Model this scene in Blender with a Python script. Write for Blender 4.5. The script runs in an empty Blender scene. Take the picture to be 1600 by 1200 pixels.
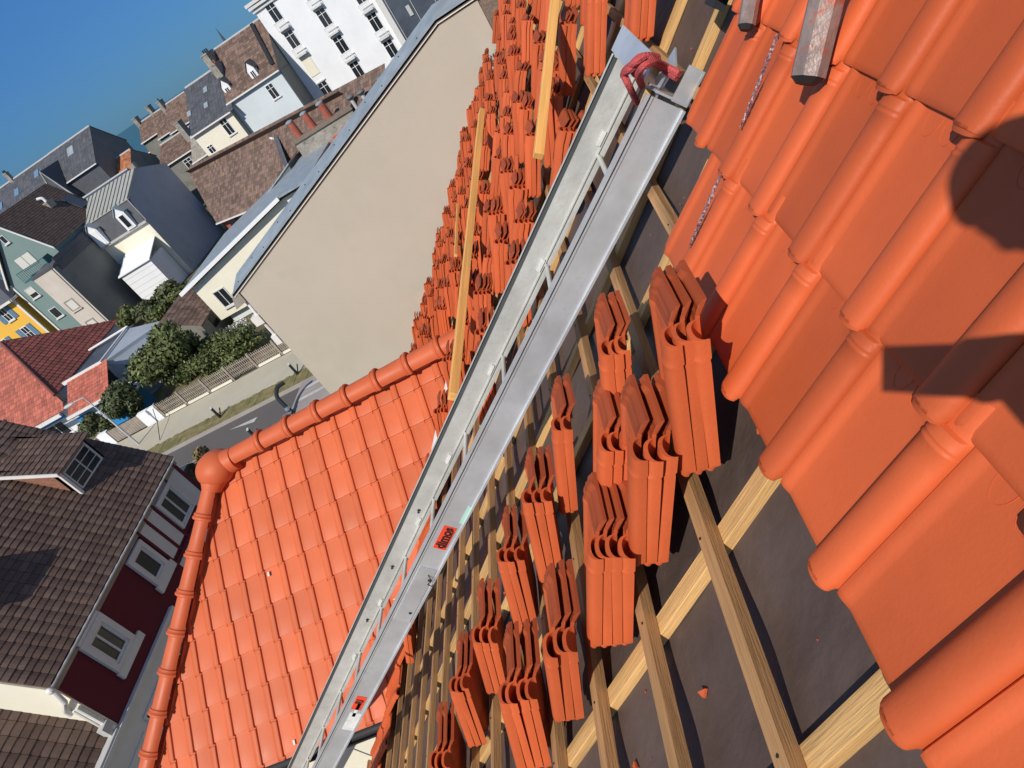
import bpy, bmesh, math, random
from mathutils import Vector, Matrix
random.seed(11)
R = random.Random(5)
scn = bpy.context.scene
COL = scn.collection
V = Vector
C0 = V((0.0, 0.0, 12.0))                     # eye of the camera, 12 m above the street

# ------------------------------------------------------------------ camera
CR = V((0.8770, -0.0384, -0.4790)); CD = V((-0.4086, -0.5842, -0.7013)); CF = V((-0.2529, 0.8107, -0.5280))
FPX = 1076.75
cam = bpy.data.cameras.new('camera'); cam.sensor_width = 36.0; cam.lens = FPX / 1600 * 36
cam.clip_start = 0.05; cam.clip_end = 60000
cam_o = bpy.data.objects.new('camera', cam); COL.objects.link(cam_o)
m3 = Matrix((CR, -CD, -CF)).transposed()
cam_o.matrix_world = Matrix.Translation(C0) @ m3.to_4x4()
scn.camera = cam_o
scn.render.resolution_x = 1024; scn.render.resolution_y = 768

# ------------------------------------------------------------------ light
SUN = V((-0.216, -0.704, 0.677)).normalized()
w = bpy.data.worlds.new("World"); scn.world = w; w.use_nodes = True
nt = w.node_tree; nt.nodes.clear()
sky = nt.nodes.new('ShaderNodeTexSky'); sky.sky_type = 'NISHITA'; sky.sun_disc = False
sky.sun_elevation = math.asin(SUN.z); sky.sun_rotation = math.atan2(SUN.x, SUN.y)
sky.altitude = 0; sky.air_density = 1.0; sky.dust_density = 0.0; sky.ozone_density = 2.0
bg = nt.nodes.new('ShaderNodeBackground'); bg.inputs['Strength'].default_value = 0.14
wo = nt.nodes.new('ShaderNodeOutputWorld')
tcw = nt.nodes.new('ShaderNodeTexCoord'); sep = nt.nodes.new('ShaderNodeSeparateXYZ'); rampw = nt.nodes.new('ShaderNodeValToRGB')
nt.links.new(tcw.outputs['Generated'], sep.inputs[0]); nt.links.new(sep.outputs['Z'], rampw.inputs['Fac'])
cr = rampw.color_ramp; cr.elements[0].position = 0.0; cr.elements[0].color = (0.075, 0.185, 0.415, 1)
cr.elements[1].position = 0.50; cr.elements[1].color = (1.0, 0.95, 0.90, 1)  # sky overhead, out of view, raised and warmed as added fill for the shadows
e_ = cr.elements.new(0.17); e_.color = (0.15, 0.315, 0.55, 1)
tintn = nt.nodes.new('ShaderNodeVectorMath'); tintn.operation = 'MULTIPLY'
nt.links.new(sky.outputs[0], tintn.inputs[0]); nt.links.new(rampw.outputs[0], tintn.inputs[1]); nt.links.new(tintn.outputs[0], bg.inputs['Color'])
nt.links.new(bg.outputs[0], wo.inputs['Surface'])
sl = bpy.data.lights.new('sun', 'SUN'); sl.energy = 4.35; sl.angle = math.radians(0.5); sl.color = (1.0, 0.93, 0.83)
slo = bpy.data.objects.new('sun', sl); COL.objects.link(slo)
slo.rotation_euler = (-SUN).to_track_quat('-Z', 'Y').to_euler(); slo.location = (0, 0, 40)
scn.view_settings.view_transform = 'Standard'; scn.view_settings.look = 'None'
scn.view_settings.exposure = 0.0; scn.view_settings.gamma = 1.0

# ------------------------------------------------------------------ materials
def srgb(r, g, b):
    f = lambda c: (c / 255 / 12.92) if c / 255 <= 0.04045 else ((c / 255 + 0.055) / 1.055) ** 2.4
    return (f(r), f(g), f(b))
def mat(name, col, rough=0.6, var=0.12, scale=3.0, bump=0.0, bscale=60.0, metal=0.0, spec=0.35, tint=0.0,
        objvar=0.0, stretch=None, spots=None, spot_scale=8.0, spot_lo=0.6, tint2=None, coat=0.0):
    m = bpy.data.materials.new(name); m.use_nodes = True
    n = m.node_tree.nodes; l = m.node_tree.links; n.clear()
    out = n.new('ShaderNodeOutputMaterial'); p = n.new('ShaderNodeBsdfPrincipled')
    l.new(p.outputs[0], out.inputs[0])
    p.inputs['Roughness'].default_value = rough; p.inputs['Metallic'].default_value = metal
    p.inputs['Specular IOR Level'].default_value = spec
    if coat: p.inputs['Coat Weight'].default_value = coat
    tc = n.new('ShaderNodeTexCoord'); oi = n.new('ShaderNodeObjectInfo')
    add = n.new('ShaderNodeVectorMath'); add.operation = 'ADD'
    mul = n.new('ShaderNodeMath'); mul.operation = 'MULTIPLY'; mul.inputs[1].default_value = 37.0
    l.new(oi.outputs['Random'], mul.inputs[0]); l.new(tc.outputs['Object'], add.inputs[0]); l.new(mul.outputs[0], add.inputs[1])
    mp = n.new('ShaderNodeMapping'); l.new(add.outputs[0], mp.inputs['Vector'])
    if stretch: mp.inputs['Scale'].default_value = stretch
    nz = n.new('ShaderNodeTexNoise'); nz.inputs['Scale'].default_value = scale; nz.inputs['Detail'].default_value = 6
    nz.inputs['Roughness'].default_value = 0.65
    l.new(mp.outputs[0], nz.inputs['Vector'])
    mr = n.new('ShaderNodeMapRange'); mr.inputs['From Min'].default_value = 0.3; mr.inputs['From Max'].default_value = 0.7
    mr.inputs['To Min'].default_value = 1 - var; mr.inputs['To Max'].default_value = 1 + var
    l.new(nz.outputs['Fac'], mr.inputs['Value'])
    val = mr.outputs[0]
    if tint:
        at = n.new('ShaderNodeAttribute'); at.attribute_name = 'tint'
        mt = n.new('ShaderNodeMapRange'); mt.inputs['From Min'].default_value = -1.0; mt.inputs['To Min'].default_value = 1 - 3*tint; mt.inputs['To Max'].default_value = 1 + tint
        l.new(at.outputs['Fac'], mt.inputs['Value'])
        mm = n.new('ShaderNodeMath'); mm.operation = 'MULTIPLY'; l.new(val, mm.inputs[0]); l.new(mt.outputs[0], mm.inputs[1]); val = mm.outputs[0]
    if objvar:
        mo = n.new('ShaderNodeMapRange'); mo.inputs['To Min'].default_value = 1 - objvar; mo.inputs['To Max'].default_value = 1 + objvar*0.6
        l.new(oi.outputs['Random'], mo.inputs['Value'])
        m2 = n.new('ShaderNodeMath'); m2.operation = 'MULTIPLY'; l.new(val, m2.inputs[0]); l.new(mo.outputs[0], m2.inputs[1]); val = m2.outputs[0]
    vm = n.new('ShaderNodeVectorMath'); vm.operation = 'SCALE'
    vm.inputs[0].default_value = col; l.new(val, vm.inputs['Scale'])
    c = vm.outputs[0]
    if tint2:                                   # a second colour mixed in per tile
        at2 = n.new('ShaderNodeAttribute'); at2.attribute_name = 'tint'
        mx = n.new('ShaderNodeMix'); mx.data_type = 'RGBA'
        l.new(at2.outputs['Fac'], mx.inputs['Factor']); l.new(c, mx.inputs['A'])
        v2 = n.new('ShaderNodeVectorMath'); v2.operation = 'SCALE'; v2.inputs[0].default_value = tint2; l.new(val, v2.inputs['Scale'])
        l.new(v2.outputs[0], mx.inputs['B']); c = mx.outputs['Result']
    if spots:
        ns = n.new('ShaderNodeTexNoise'); ns.inputs['Scale'].default_value = spot_scale; ns.inputs['Detail'].default_value = 8
        ns.inputs['Roughness'].default_value = 0.7
        l.new(add.outputs[0], ns.inputs['Vector'])
        ms = n.new('ShaderNodeMapRange'); ms.inputs['From Min'].default_value = spot_lo; ms.inputs['From Max'].default_value = spot_lo + 0.12
        l.new(ns.outputs['Fac'], ms.inputs['Value'])
        mx = n.new('ShaderNodeMix'); mx.data_type = 'RGBA'; mx.inputs['B'].default_value = (*spots, 1)
        l.new(ms.outputs[0], mx.inputs['Factor']); l.new(c, mx.inputs['A']); c = mx.outputs['Result']
    l.new(c, p.inputs['Base Color'])
    mr2 = n.new('ShaderNodeMapRange'); mr2.inputs['From Min'].default_value = 0.3; mr2.inputs['From Max'].default_value = 0.7
    mr2.inputs['To Min'].default_value = max(0.02, rough - 0.08); mr2.inputs['To Max'].default_value = min(1, rough + 0.08)
    l.new(nz.outputs['Fac'], mr2.inputs['Value']); l.new(mr2.outputs[0], p.inputs['Roughness'])
    if bump:
        nb = n.new('ShaderNodeTexNoise'); nb.inputs['Scale'].default_value = bscale; nb.inputs['Detail'].default_value = 5
        l.new(mp.outputs[0], nb.inputs['Vector'])
        b = n.new('ShaderNodeBump'); b.inputs['Strength'].default_value = bump; b.inputs['Distance'].default_value = 0.02
        l.new(nb.outputs['Fac'], b.inputs['Height']); l.new(b.outputs[0], p.inputs['Normal'])
    return m
M = {}
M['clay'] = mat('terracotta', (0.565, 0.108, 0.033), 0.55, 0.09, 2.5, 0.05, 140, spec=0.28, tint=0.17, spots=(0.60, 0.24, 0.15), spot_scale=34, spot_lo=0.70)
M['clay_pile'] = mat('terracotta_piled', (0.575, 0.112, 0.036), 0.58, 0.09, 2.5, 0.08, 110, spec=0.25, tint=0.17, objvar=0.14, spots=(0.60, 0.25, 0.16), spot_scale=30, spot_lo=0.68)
M['clay_wing'] = mat('terracotta_new', (0.57, 0.125, 0.045), 0.52, 0.07, 2.0, 0.04, 90, spec=0.3, tint=0.09)
M['cap'] = mat('terracotta_cap', (0.535, 0.115, 0.042), 0.5, 0.08, 3.0, 0.04, 90, spec=0.3, spots=(0.42, 0.11, 0.06), spot_scale=4, spot_lo=0.6)
M['membrane'] = mat('roof_underlay', (0.092, 0.064, 0.054), 0.6, 0.25, 2.2, 0.9, 6, spec=0.35, spots=(0.13, 0.10, 0.088), spot_scale=14, spot_lo=0.68)
M['wood_b'] = mat('pine_batten', (0.385, 0.210, 0.090), 0.7, 0.32, 1.0, 0.25, 8, stretch=(1.5, 28, 28), spots=(0.13, 0.07, 0.03), spot_scale=9, spot_lo=0.70)
M['wood_c'] = mat('pine_counter_batten', (0.58, 0.345, 0.135), 0.7, 0.35, 1.0, 0.25, 8, stretch=(1.5, 22, 22), spots=(0.30, 0.18, 0.07), spot_scale=7, spot_lo=0.64)
M['lath'] = mat('fresh_yellow_pine', (0.80, 0.43, 0.13), 0.65, 0.2, 1.0, 0.2, 8, stretch=(1.0, 25, 25))
M['alu'] = mat('scuffed_aluminium', (0.66, 0.68, 0.70), 0.45, 0.12, 3.0, 0.05, 30, metal=0.55, spec=0.5, spots=(0.55, 0.57, 0.59), spot_scale=6, spot_lo=0.6)
M['alu_in'] = mat('dusty_aluminium', (0.58, 0.58, 0.545), 0.5, 0.14, 4.0, 0.1, 40, metal=0.3, spec=0.5, spots=(0.48, 0.46, 0.38), spot_scale=7, spot_lo=0.6)
M['strip'] = mat('dark_grey_strip', (0.075, 0.082, 0.085), 0.6, 0.15, 5)
M['dark'] = mat('black_rubber', (0.02, 0.02, 0.022), 0.6, 0.2, 5)
M['label_red'] = mat('red_label', (0.80, 0.07, 0.03), 0.5, 0.08, 20, spots=(0.5, 0.08, 0.05), spot_scale=30, spot_lo=0.66)
M['label_white'] = mat('white_label', (0.7, 0.7, 0.68), 0.6, 0.12, 20, spots=(0.45, 0.45, 0.45), spot_scale=30, spot_lo=0.6)
M['ink'] = mat('black_ink', (0.02, 0.012, 0.012), 0.6, 0.1, 20)
M['rope'] = mat('red_rope', (0.50, 0.085, 0.085), 0.85, 0.2, 25, 0.6, 160)
M['bar'] = mat('worn_steel_bar', (0.25, 0.19, 0.17), 0.42, 0.3, 12, 0.2, 60, metal=0.15, spots=(0.42, 0.10, 0.05), spot_scale=18, spot_lo=0.53)
M['cord'] = mat('speckled_cord', (0.20, 0.10, 0.11), 0.7, 0.5, 60, 0.6, 200, spots=(0.62, 0.50, 0.52), spot_scale=120, spot_lo=0.5)
M['render'] = mat('beige_render', (0.485, 0.435, 0.355), 0.9, 0.04, 0.6, 0.08, 20, spots=(0.455, 0.42, 0.33), spot_scale=0.5, spot_lo=0.52)
M['rough_wall'] = mat('rough_brown_render', (0.20, 0.155, 0.12), 0.95, 0.3, 9, 0.8, 30)
M['zinc'] = mat('blue_grey_zinc', (0.34, 0.39, 0.42), 0.5, 0.16, 2.5, 0.1, 20, metal=0.35, spots=(0.42, 0.47, 0.50), spot_scale=4, spot_lo=0.58)
M['zinc_pale'] = mat('pale_zinc', (0.42, 0.42, 0.385), 0.55, 0.08, 1.5, metal=0.2)
M['zinc_dark'] = mat('seam_zinc', (0.13, 0.135, 0.13), 0.6, 0.1, 2)
M['cream'] = mat('cream_paint', (0.78, 0.74, 0.60), 0.85, 0.05, 0.6, 0.05, 20)
M['white'] = mat('white_paint', (0.78, 0.79, 0.80), 0.7, 0.05, 0.5)
M['bluish'] = mat('pale_blue_paint', (0.60, 0.66, 0.68), 0.85, 0.06, 0.5)
M['pinkish'] = mat('pale_plaster', (0.56, 0.50, 0.43), 0.9, 0.10, 0.5, spots=(0.40, 0.36, 0.32), spot_scale=0.6, spot_lo=0.62)
M['greywall'] = mat('grey_slate_cladding', (0.33, 0.37, 0.42), 0.7, 0.10, 0.8, spots=(0.28, 0.31, 0.34), spot_scale=0.6, spot_lo=0.6)
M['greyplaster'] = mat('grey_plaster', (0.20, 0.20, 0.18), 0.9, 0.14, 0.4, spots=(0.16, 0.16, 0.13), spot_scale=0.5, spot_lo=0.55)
M['slate'] = mat('slate_tiles', (0.085, 0.088, 0.10), 0.55, 0.14, 2.0, tint=0.2)
M['slate_blue'] = mat('blue_slate', (0.06, 0.075, 0.10), 0.5, 0.2, 1.0)
M['brown'] = mat('dark_brown_tiles', (0.108, 0.068, 0.054), 0.65, 0.18, 4, tint=0.16, tint2=(0.125, 0.083, 0.064), spots=(0.20, 0.15, 0.10), spot_scale=12, spot_lo=0.64)
M['brown_far'] = mat('weathered_brown_tiles', (0.16, 0.105, 0.082), 0.75, 0.18, 1.0, tint=0.35, spots=(0.20, 0.14, 0.08), spot_scale=0.7, spot_lo=0.58)
M['brown_flat'] = mat('plain_brown_tiles', (0.105, 0.07, 0.055), 0.75, 0.18, 2.0, tint=0.2)
M['red_roof_shade'] = mat('red_tiles_shade', (0.20, 0.062, 0.048), 0.65, 0.14, 1.5, tint=0.2)  # the red tiles again, with shade painted into the colour
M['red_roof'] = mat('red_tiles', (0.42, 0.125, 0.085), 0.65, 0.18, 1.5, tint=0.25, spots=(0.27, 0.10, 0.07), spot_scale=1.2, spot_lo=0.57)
M['orange_roof'] = mat('rusty_orange_tiles', (0.36, 0.145, 0.07), 0.7, 0.22, 1.2, tint=0.3)
M['maroon'] = mat('maroon_paint', (0.105, 0.012, 0.022), 0.8, 0.10, 1.0)
M['trim'] = mat('white_trim', (0.62, 0.62, 0.60), 0.75, 0.06, 2)
M['shingle'] = mat('reddish_shingles', (0.26, 0.12, 0.08), 0.8, 0.35, 3, stretch=(2, 2, 14))
M['gut_w'] = mat('white_pvc', (0.72, 0.70, 0.66), 0.5, 0.06, 3)
M['glass'] = mat('window_glass', (0.02, 0.024, 0.028), 0.12, 0.2, 2, spec=0.6)
M['curtain'] = mat('blind', (0.62, 0.60, 0.54), 0.8, 0.06, 6)
M['green'] = mat('sage_green_paint', (0.185, 0.26, 0.245), 0.85, 0.06, 0.6)
M['yellow'] = mat('yellow_paint', (0.80, 0.46, 0.07), 0.85, 0.05, 0.6)
M['blue'] = mat('bright_blue_paint', (0.03, 0.27, 0.62), 0.6, 0.1, 2)
M['shutter'] = mat('blue_grey_shutter', (0.11, 0.20, 0.30), 0.7, 0.1, 3)
M['brick'] = mat('red_brick', (0.33, 0.095, 0.06), 0.85, 0.22, 3)
M['chimney'] = mat('weathered_chimney_render', (0.30, 0.275, 0.235), 0.9, 0.3, 2.5, spots=(0.12, 0.115, 0.10), spot_scale=2, spot_lo=0.55)
M['asphalt'] = mat('asphalt', (0.112, 0.10, 0.094), 0.9, 0.08, 0.35, 0.15, 60)
M['paving'] = mat('pinkish_paving', (0.30, 0.265, 0.245), 0.9, 0.12, 0.8)
M['pave'] = mat('pale_pavement', (0.44, 0.40, 0.31), 0.9, 0.08, 0.5)
M['verge'] = mat('dry_grass', (0.20, 0.165, 0.075), 0.95, 0.4, 2.5, 0.6, 30, spots=(0.13, 0.135, 0.045), spot_scale=1.2, spot_lo=0.5)
M['earth'] = mat('garden_ground', (0.15, 0.125, 0.075), 0.95, 0.4, 0.6, spots=(0.07, 0.085, 0.03), spot_scale=0.5, spot_lo=0.5)
M['kerb'] = mat('kerb_concrete', (0.34, 0.31, 0.28), 0.9, 0.1, 1)
M['marking'] = mat('white_road_paint', (0.46, 0.44, 0.42), 0.8, 0.2, 3)
M['fence'] = mat('weathered_wood', (0.30, 0.255, 0.21), 0.85, 0.25, 3)
M['foliage'] = mat('leaves', (0.085, 0.108, 0.034), 0.6, 0.35, 0.9, spec=0.25, tint=0.5, tint2=(0.13, 0.15, 0.055))
M['foliage_d'] = mat('dark_leaves', (0.085, 0.105, 0.045), 0.6, 0.4, 0.9, spec=0.25, tint=0.5, tint2=(0.11, 0.13, 0.06))
M['bark'] = mat('bark', (0.09, 0.065, 0.045), 0.9, 0.3, 6)
M['lamp'] = mat('grey_painted_steel', (0.46, 0.46, 0.45), 0.5, 0.08, 3)
M['blackmetal'] = mat('black_painted_metal', (0.02, 0.025, 0.027), 0.4, 0.2, 3)
M['chrome'] = mat('chrome', (0.7, 0.7, 0.7), 0.2, 0.1, 3, metal=0.9)
M['wires'] = mat('crumpled_foil', (0.55, 0.56, 0.58), 0.3, 0.3, 20, metal=0.6)
M['mortar'] = mat('white_mortar', (0.62, 0.60, 0.57), 0.8, 0.12, 8)
M['sea'] = mat('sea_water', (0.030, 0.105, 0.135), 0.45, 0.06, 0.02, 0.0, spec=0.3)
M['skin'] = mat('skin', (0.50, 0.27, 0.19), 0.5, 0.06, 6)
M['jacket'] = mat('navy_work_jacket', (0.03, 0.04, 0.07), 0.85, 0.15, 4, 0.3, 20)
M['trousers'] = mat('grey_work_trousers', (0.07, 0.07, 0.075), 0.9, 0.15, 4, 0.3, 20)
M['boot'] = mat('brown_boots', (0.07, 0.04, 0.02), 0.6, 0.2, 6)
M['cap_hat'] = mat('dark_knit_cap', (0.025, 0.025, 0.03), 0.95, 0.2, 20, 0.4, 90)
M['paint_teal'] = mat('teal_painted_wood', (0.05, 0.13, 0.15), 0.7, 0.15, 2)
M['carpaint'] = mat('dark_car_paint', (0.03, 0.034, 0.042), 0.3, 0.1, 2, spec=0.5, coat=0.4)
M['plantdry'] = mat('dry_leaves', (0.20, 0.15, 0.07), 0.8, 0.5, 4, tint=0.4)
M['mint'] = mat('mint_tape', (0.42, 0.66, 0.55), 0.6, 0.1, 4)

# ------------------------------------------------------------------ mesh builder and naming
class MB:
    def __init__(s): s.v = []; s.f = []; s.t = []; s.cur = 0.5
    def poly(s, pts):
        b = len(s.v); s.v += [V(p) for p in pts]; s.f.append(list(range(b, b + len(pts)))); s.t.append(s.cur)
    def faces(s, vs, fs):
        b = len(s.v); s.v += [V(p) for p in vs]
        for f in fs: s.f.append([b + i for i in f]); s.t.append(s.cur)
    def box(s, x0, x1, y0, y1, z0, z1):
        s.faces([(x0,y0,z0),(x1,y0,z0),(x1,y1,z0),(x0,y1,z0),(x0,y0,z1),(x1,y0,z1),(x1,y1,z1),(x0,y1,z1)],
                [(0,3,2,1),(4,5,6,7),(0,1,5,4),(1,2,6,5),(2,3,7,6),(3,0,4,7)])
    def obb(s, c, a, b, d):
        c = V(c); a = V(a); b = V(b); d = V(d)
        s.faces([c-a-b-d, c+a-b-d, c+a+b-d, c-a+b-d, c-a-b+d, c+a-b+d, c+a+b+d, c-a+b+d],
                [(0,3,2,1),(4,5,6,7),(0,1,5,4),(1,2,6,5),(2,3,7,6),(3,0,4,7)])
    def prism(s, pts, vec):
        pts = [V(p) for p in pts]; vec = V(vec); n = len(pts)
        s.faces(pts + [p + vec for p in pts], [list(range(n))[::-1], list(range(n, 2*n))] + [(i, (i+1) % n, n + (i+1) % n, n + i) for i in range(n)])
    def rings(s, rings, cap=True):
        n = len(rings[0]); vs = [p for r in rings for p in r]; fs = []
        for k in range(len(rings) - 1):
            for i in range(n):
                j = (i + 1) % n; fs.append((k*n+i, k*n+j, (k+1)*n+j, (k+1)*n+i))
        if cap: fs += [list(range(n))[::-1], list(range((len(rings)-1)*n, len(rings)*n))]
        s.faces(vs, fs)
    def tube(s, pts, r, n=8, rr=None):
        pts = [V(p) for p in pts]; rings = []; a = None
        for i, p in enumerate(pts):
            d = (pts[min(i+1, len(pts)-1)] - pts[max(i-1, 0)]).normalized()
            if a is None: a = d.cross(V((0.3, 0.5, 0.81))).normalized()
            a = (a - d * a.dot(d)).normalized(); b = d.cross(a)
            q = rr[i] if rr else r
            rings.append([p + (a * math.cos(t) + b * math.sin(t)) * q for t in [2*math.pi*k/n for k in range(n)]])
        s.rings(rings)
    def ball(s, c, rx, ry, rz, n=12, mm=8):
        c = V(c)
        s.rings([[c + V((rx*math.sin(ph)*math.cos(t), ry*math.sin(ph)*math.sin(t), rz*math.cos(ph))) for t in [2*math.pi*k/n for k in range(n)]]
                 for ph in [math.pi*(0.02+0.96*j/mm) for j in range(mm+1)]])
    def add(s, o, mx):
        b = len(s.v); s.v += [mx @ p for p in o.v]
        for f, t in zip(o.f, o.t): s.f.append([b+i for i in f]); s.t.append(t if t < 0 else (s.cur if s.cur != 0.5 else t))
    def clip(s, planes):
        """keep what lies on the positive side of every (point, normal)"""
        for P, N in planes:
            P = V(P); N = V(N); nf = []; ntt = []
            dist = [(p - P).dot(N) for p in s.v]
            for f, t in zip(s.f, s.t):
                ds = [dist[i] for i in f]
                if min(ds) >= 0: nf.append(f); ntt.append(t); continue
                if max(ds) <= 0: continue
                out = []
                for k in range(len(f)):
                    i, j = f[k], f[(k+1) % len(f)]; di, dj = dist[i], dist[j]
                    if di >= 0: out.append(i)
                    if (di > 0 and dj < 0) or (di < 0 and dj > 0):
                        s.v.append(s.v[i].lerp(s.v[j], di/(di-dj))); dist.append(0.0); out.append(len(s.v)-1)
                if len(out) >= 3: nf.append(out); ntt.append(t)
            s.f = nf; s.t = ntt
    def mesh(s, name, m, smooth=False, ang=35, merge=True):
        me = bpy.data.meshes.new(name)
        me.from_pydata([tuple(p) for p in s.v], [], s.f)
        at = me.attributes.new('tint', 'FLOAT', 'FACE'); at.data.foreach_set('value', s.t)
        bm = bmesh.new(); bm.from_mesh(me)
        if merge: bmesh.ops.remove_doubles(bm, verts=bm.verts, dist=0.0002)
        loose = [v for v in bm.verts if not v.link_faces]
        if loose: bmesh.ops.delete(bm, geom=loose, context='VERTS')
        bmesh.ops.recalc_face_normals(bm, faces=bm.faces); bm.to_mesh(me); bm.free()
        if isinstance(m, (list, tuple)):
            for q in m: me.materials.append(q)
        else: me.materials.append(m)
        if smooth:
            me.polygons.foreach_set('use_smooth', [True] * len(me.polygons))
            me.set_sharp_from_angle(angle=math.radians(ang))
        return me
WM = {}
def link(o, parent=None, mx=None):
    COL.objects.link(o); mx = mx or Matrix.Identity(4)
    if parent is not None:
        o.parent = parent; o.matrix_parent_inverse = WM[parent.name].inverted()
    o.matrix_basis = mx; WM[o.name] = mx.copy()
    return o
def part(name, mb, m, parent=None, smooth=False, mx=None, ang=35, label=None):
    me = mb if isinstance(mb, bpy.types.Mesh) else mb.mesh(name, m, smooth, ang)
    o = link(bpy.data.objects.new(name, me), parent, mx)
    if label: o['label'] = label
    return o
def tag(o, label=None, cat=None, group=None, kind=None):
    if label: o['label'] = label
    if cat: o['category'] = cat
    if group: o['group'] = group
    if kind: o['kind'] = kind
    return o
def thing(name, label, cat, loc, group=None):
    o = link(bpy.data.objects.new(name, None), None, Matrix.Translation(V(loc))); o.empty_display_size = 0.3
    return tag(o, label, cat, group)
def frame_mx(o, x, y, z):
    x = V(x); y = V(y); z = V(z)
    return Matrix(((x.x, y.x, z.x, o[0]), (x.y, y.y, z.y, o[1]), (x.z, y.z, z.z, o[2]), (0, 0, 0, 1)))
def beam(name, p0, p1, wdir, wd, hg, m, parent=None, up=None, ends=0.0):
    """squared timber from p0 to p1; p0,p1 run along the middle of its underside"""
    p0 = V(p0); p1 = V(p1); x = (p1 - p0); L = x.length; x.normalize()
    z = x.cross(V(wdir)).normalized(); 
    if up is not None and z.dot(V(up)) < 0: z = -z
    y = z.cross(x)
    b = MB(); b.box(0, L, -wd/2, wd/2, 0, hg)
    me = b.mesh(name, m)
    bm = bmesh.new(); bm.from_mesh(me)
    bmesh.ops.bevel(bm, geom=bm.edges[:], offset=0.0018, segments=1, affect='EDGES'); bm.to_mesh(me); bm.free()
    return part(name, me, m, parent, mx=frame_mx(p0, x, y, z))
def at(px, py, axis, c):
    """point where the sight line through a photo pixel meets the plane axis = c"""
    r = CR * ((px-800)/FPX) + CD * ((py-600)/FPX) + CF
    i = 'xyz'.index(axis); t = (c - C0[i]) / r[i]
    return C0 + r * t

# ------------------------------------------------------------------ setting
def struct(name, mb, m, **k): return tag(part(name, mb, m, **k), kind='structure')
b = MB(); b.box(-160, 90, -60, 128, -1.2, 0.0); struct('ground', b, M['earth'])
b = MB(); b.poly([(-30000, -20000, -2.5), (30000, -20000, -2.5), (30000, 40000, -2.5), (-30000, 40000, -2.5)]); struct('sea', b, M['sea'])
b = MB(); b.box(-90, 40, 8.5, 25.65, -0.3, 0.004); struct('road', b, M['asphalt'])
b = MB(); b.box(-90, 40, 26.95, 29.62, -0.2, 0.125); struct('pavement', b, M['pave'])
b = MB(); b.box(-90, 40, 25.65, 25.83, -0.2, 0.12); struct('kerb', b, M['kerb'])
b = MB()
for i in range(260):
    x = -60 + i*0.25
    b.box(x, x+0.25, 25.83, 26.95 + R.uniform(-0.10, 0.06), -0.1, 0.13 + R.uniform(0, 0.02))
tag(part('grass_verge', b, M['verge']), kind='structure')
b = MB(); b.prism([(-16.2, 26.0, 0.0), (-16.35, 22.0, 0.0), (-9, 22.0, 0.0), (-9, 26.0, 0.0)], (0, 0, 0.132)); struct('paved_area', b, M['paving'])
b = MB()
for (x0, y0, x1, y1) in [(-15.9, 24.9, -14.6, 25.1), (-16.0, 24.1, -14.0, 24.3), (-16.2, 22.9, -13.2, 23.05)]:
    b.poly([(x0, y0, 0.137), (x1, y0+0.1, 0.137), (x1, y1+0.12, 0.137), (x0, y1+0.04, 0.137)])
b.poly([(-18.6, 24.86, 0.009), (-20.3, 24.96, 0.009), (-18.7, 24.55, 0.009)])
b.poly([(-19.6, 22.0, 0.009), (-20.6, 22.1, 0.009), (-19.6, 22.2, 0.009)])
struct('road_markings', b, M['marking'])

# ------------------------------------------------------------------ the roof we stand on
SL = V((-0.7124, 0.0, -0.7018)); NN = V((-0.7018, 0.0, 0.7124)); YY = V((0, 1, 0))
def rp(s, y, n): return C0 + SL * s + NN * n + YY * y
N_MEM, N_CB, N_BT = -0.900, -0.868, -0.830
YWALL = 12.08
house = thing('tiled_house', 'house being re-roofed: steep battened slope, half laid orange tiles and finished hipped wing', 'house', (-3.5, 6, 0))
# wing planes (front slope faces the camera)
PSI = 0.045; WA = 0.647
wux = V((math.cos(PSI), math.sin(PSI), 0)); wD = V((math.sin(PSI)*math.cos(WA), -math.cos(PSI)*math.cos(WA), -math.sin(WA)))
wN = wD.cross(wux); wN = -wN if wN.z < 0 else wN
WP0 = C0 + V((-5.387, 4.749, -3.902))
# underlay
b = MB()
def hexa(s0, s1, y0, y1, n0, n1):
    b.faces([rp(s0,y0,n0), rp(s1,y0,n0), rp(s1,y1,n0), rp(s0,y1,n0), rp(s0,y0,n1), rp(s1,y0,n1), rp(s1,y1,n1), rp(s0,y1,n1)],
            [(0,3,2,1),(4,5,6,7),(0,1,5,4),(1,2,6,5),(2,3,7,6),(3,0,4,7)])
# gently sagging sheet between the rafters
ys = [(-3 + 0.04*i) for i in range(379)]; ss = [-2.6 + 0.12*i for i in range(92)]
vs = []; fs = []
for i, s_ in enumerate(ss):
    for j, y_ in enumerate(ys):
        y_ = min(y_, YWALL)
        ph = ((y_ - 0.575) / 0.515) % 1.0
        n_ = N_MEM - 0.012 * math.sin(math.pi * ph) ** 2 + 0.006*math.sin(y_*14 + 4*math.sin(s_*1.3) + s_*1.5) * math.sin(math.pi*ph) + 0.0025*math.sin(s_*6 + y_*3)
        vs.append(rp(s_, y_, n_))
nY = len(ys)
for i in range(len(ss)-1):
    for j in range(nY-1): fs.append((i*nY+j, i*nY+j+1, (i+1)*nY+j+1, (i+1)*nY+j))
b.faces(vs, fs); part('roof_underlay', b, M['membrane'], house, smooth=True)
b = MB(); hexa(-2.6, 8.3, -3, YWALL, -1.15, -0.93); part('roof_deck', b, M['fence'], house)
b = MB(); b.box(-4.95, 2.6, -3, YWALL, 0, 5.9); b.prism([(-4.9, -3, 5.8), (2.6, -3, 5.8), (2.6, -3, 12.9), (2.3, -3, 12.9)], (0, YWALL+3, 0)); part('wall', b, M['render'], house)
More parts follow.
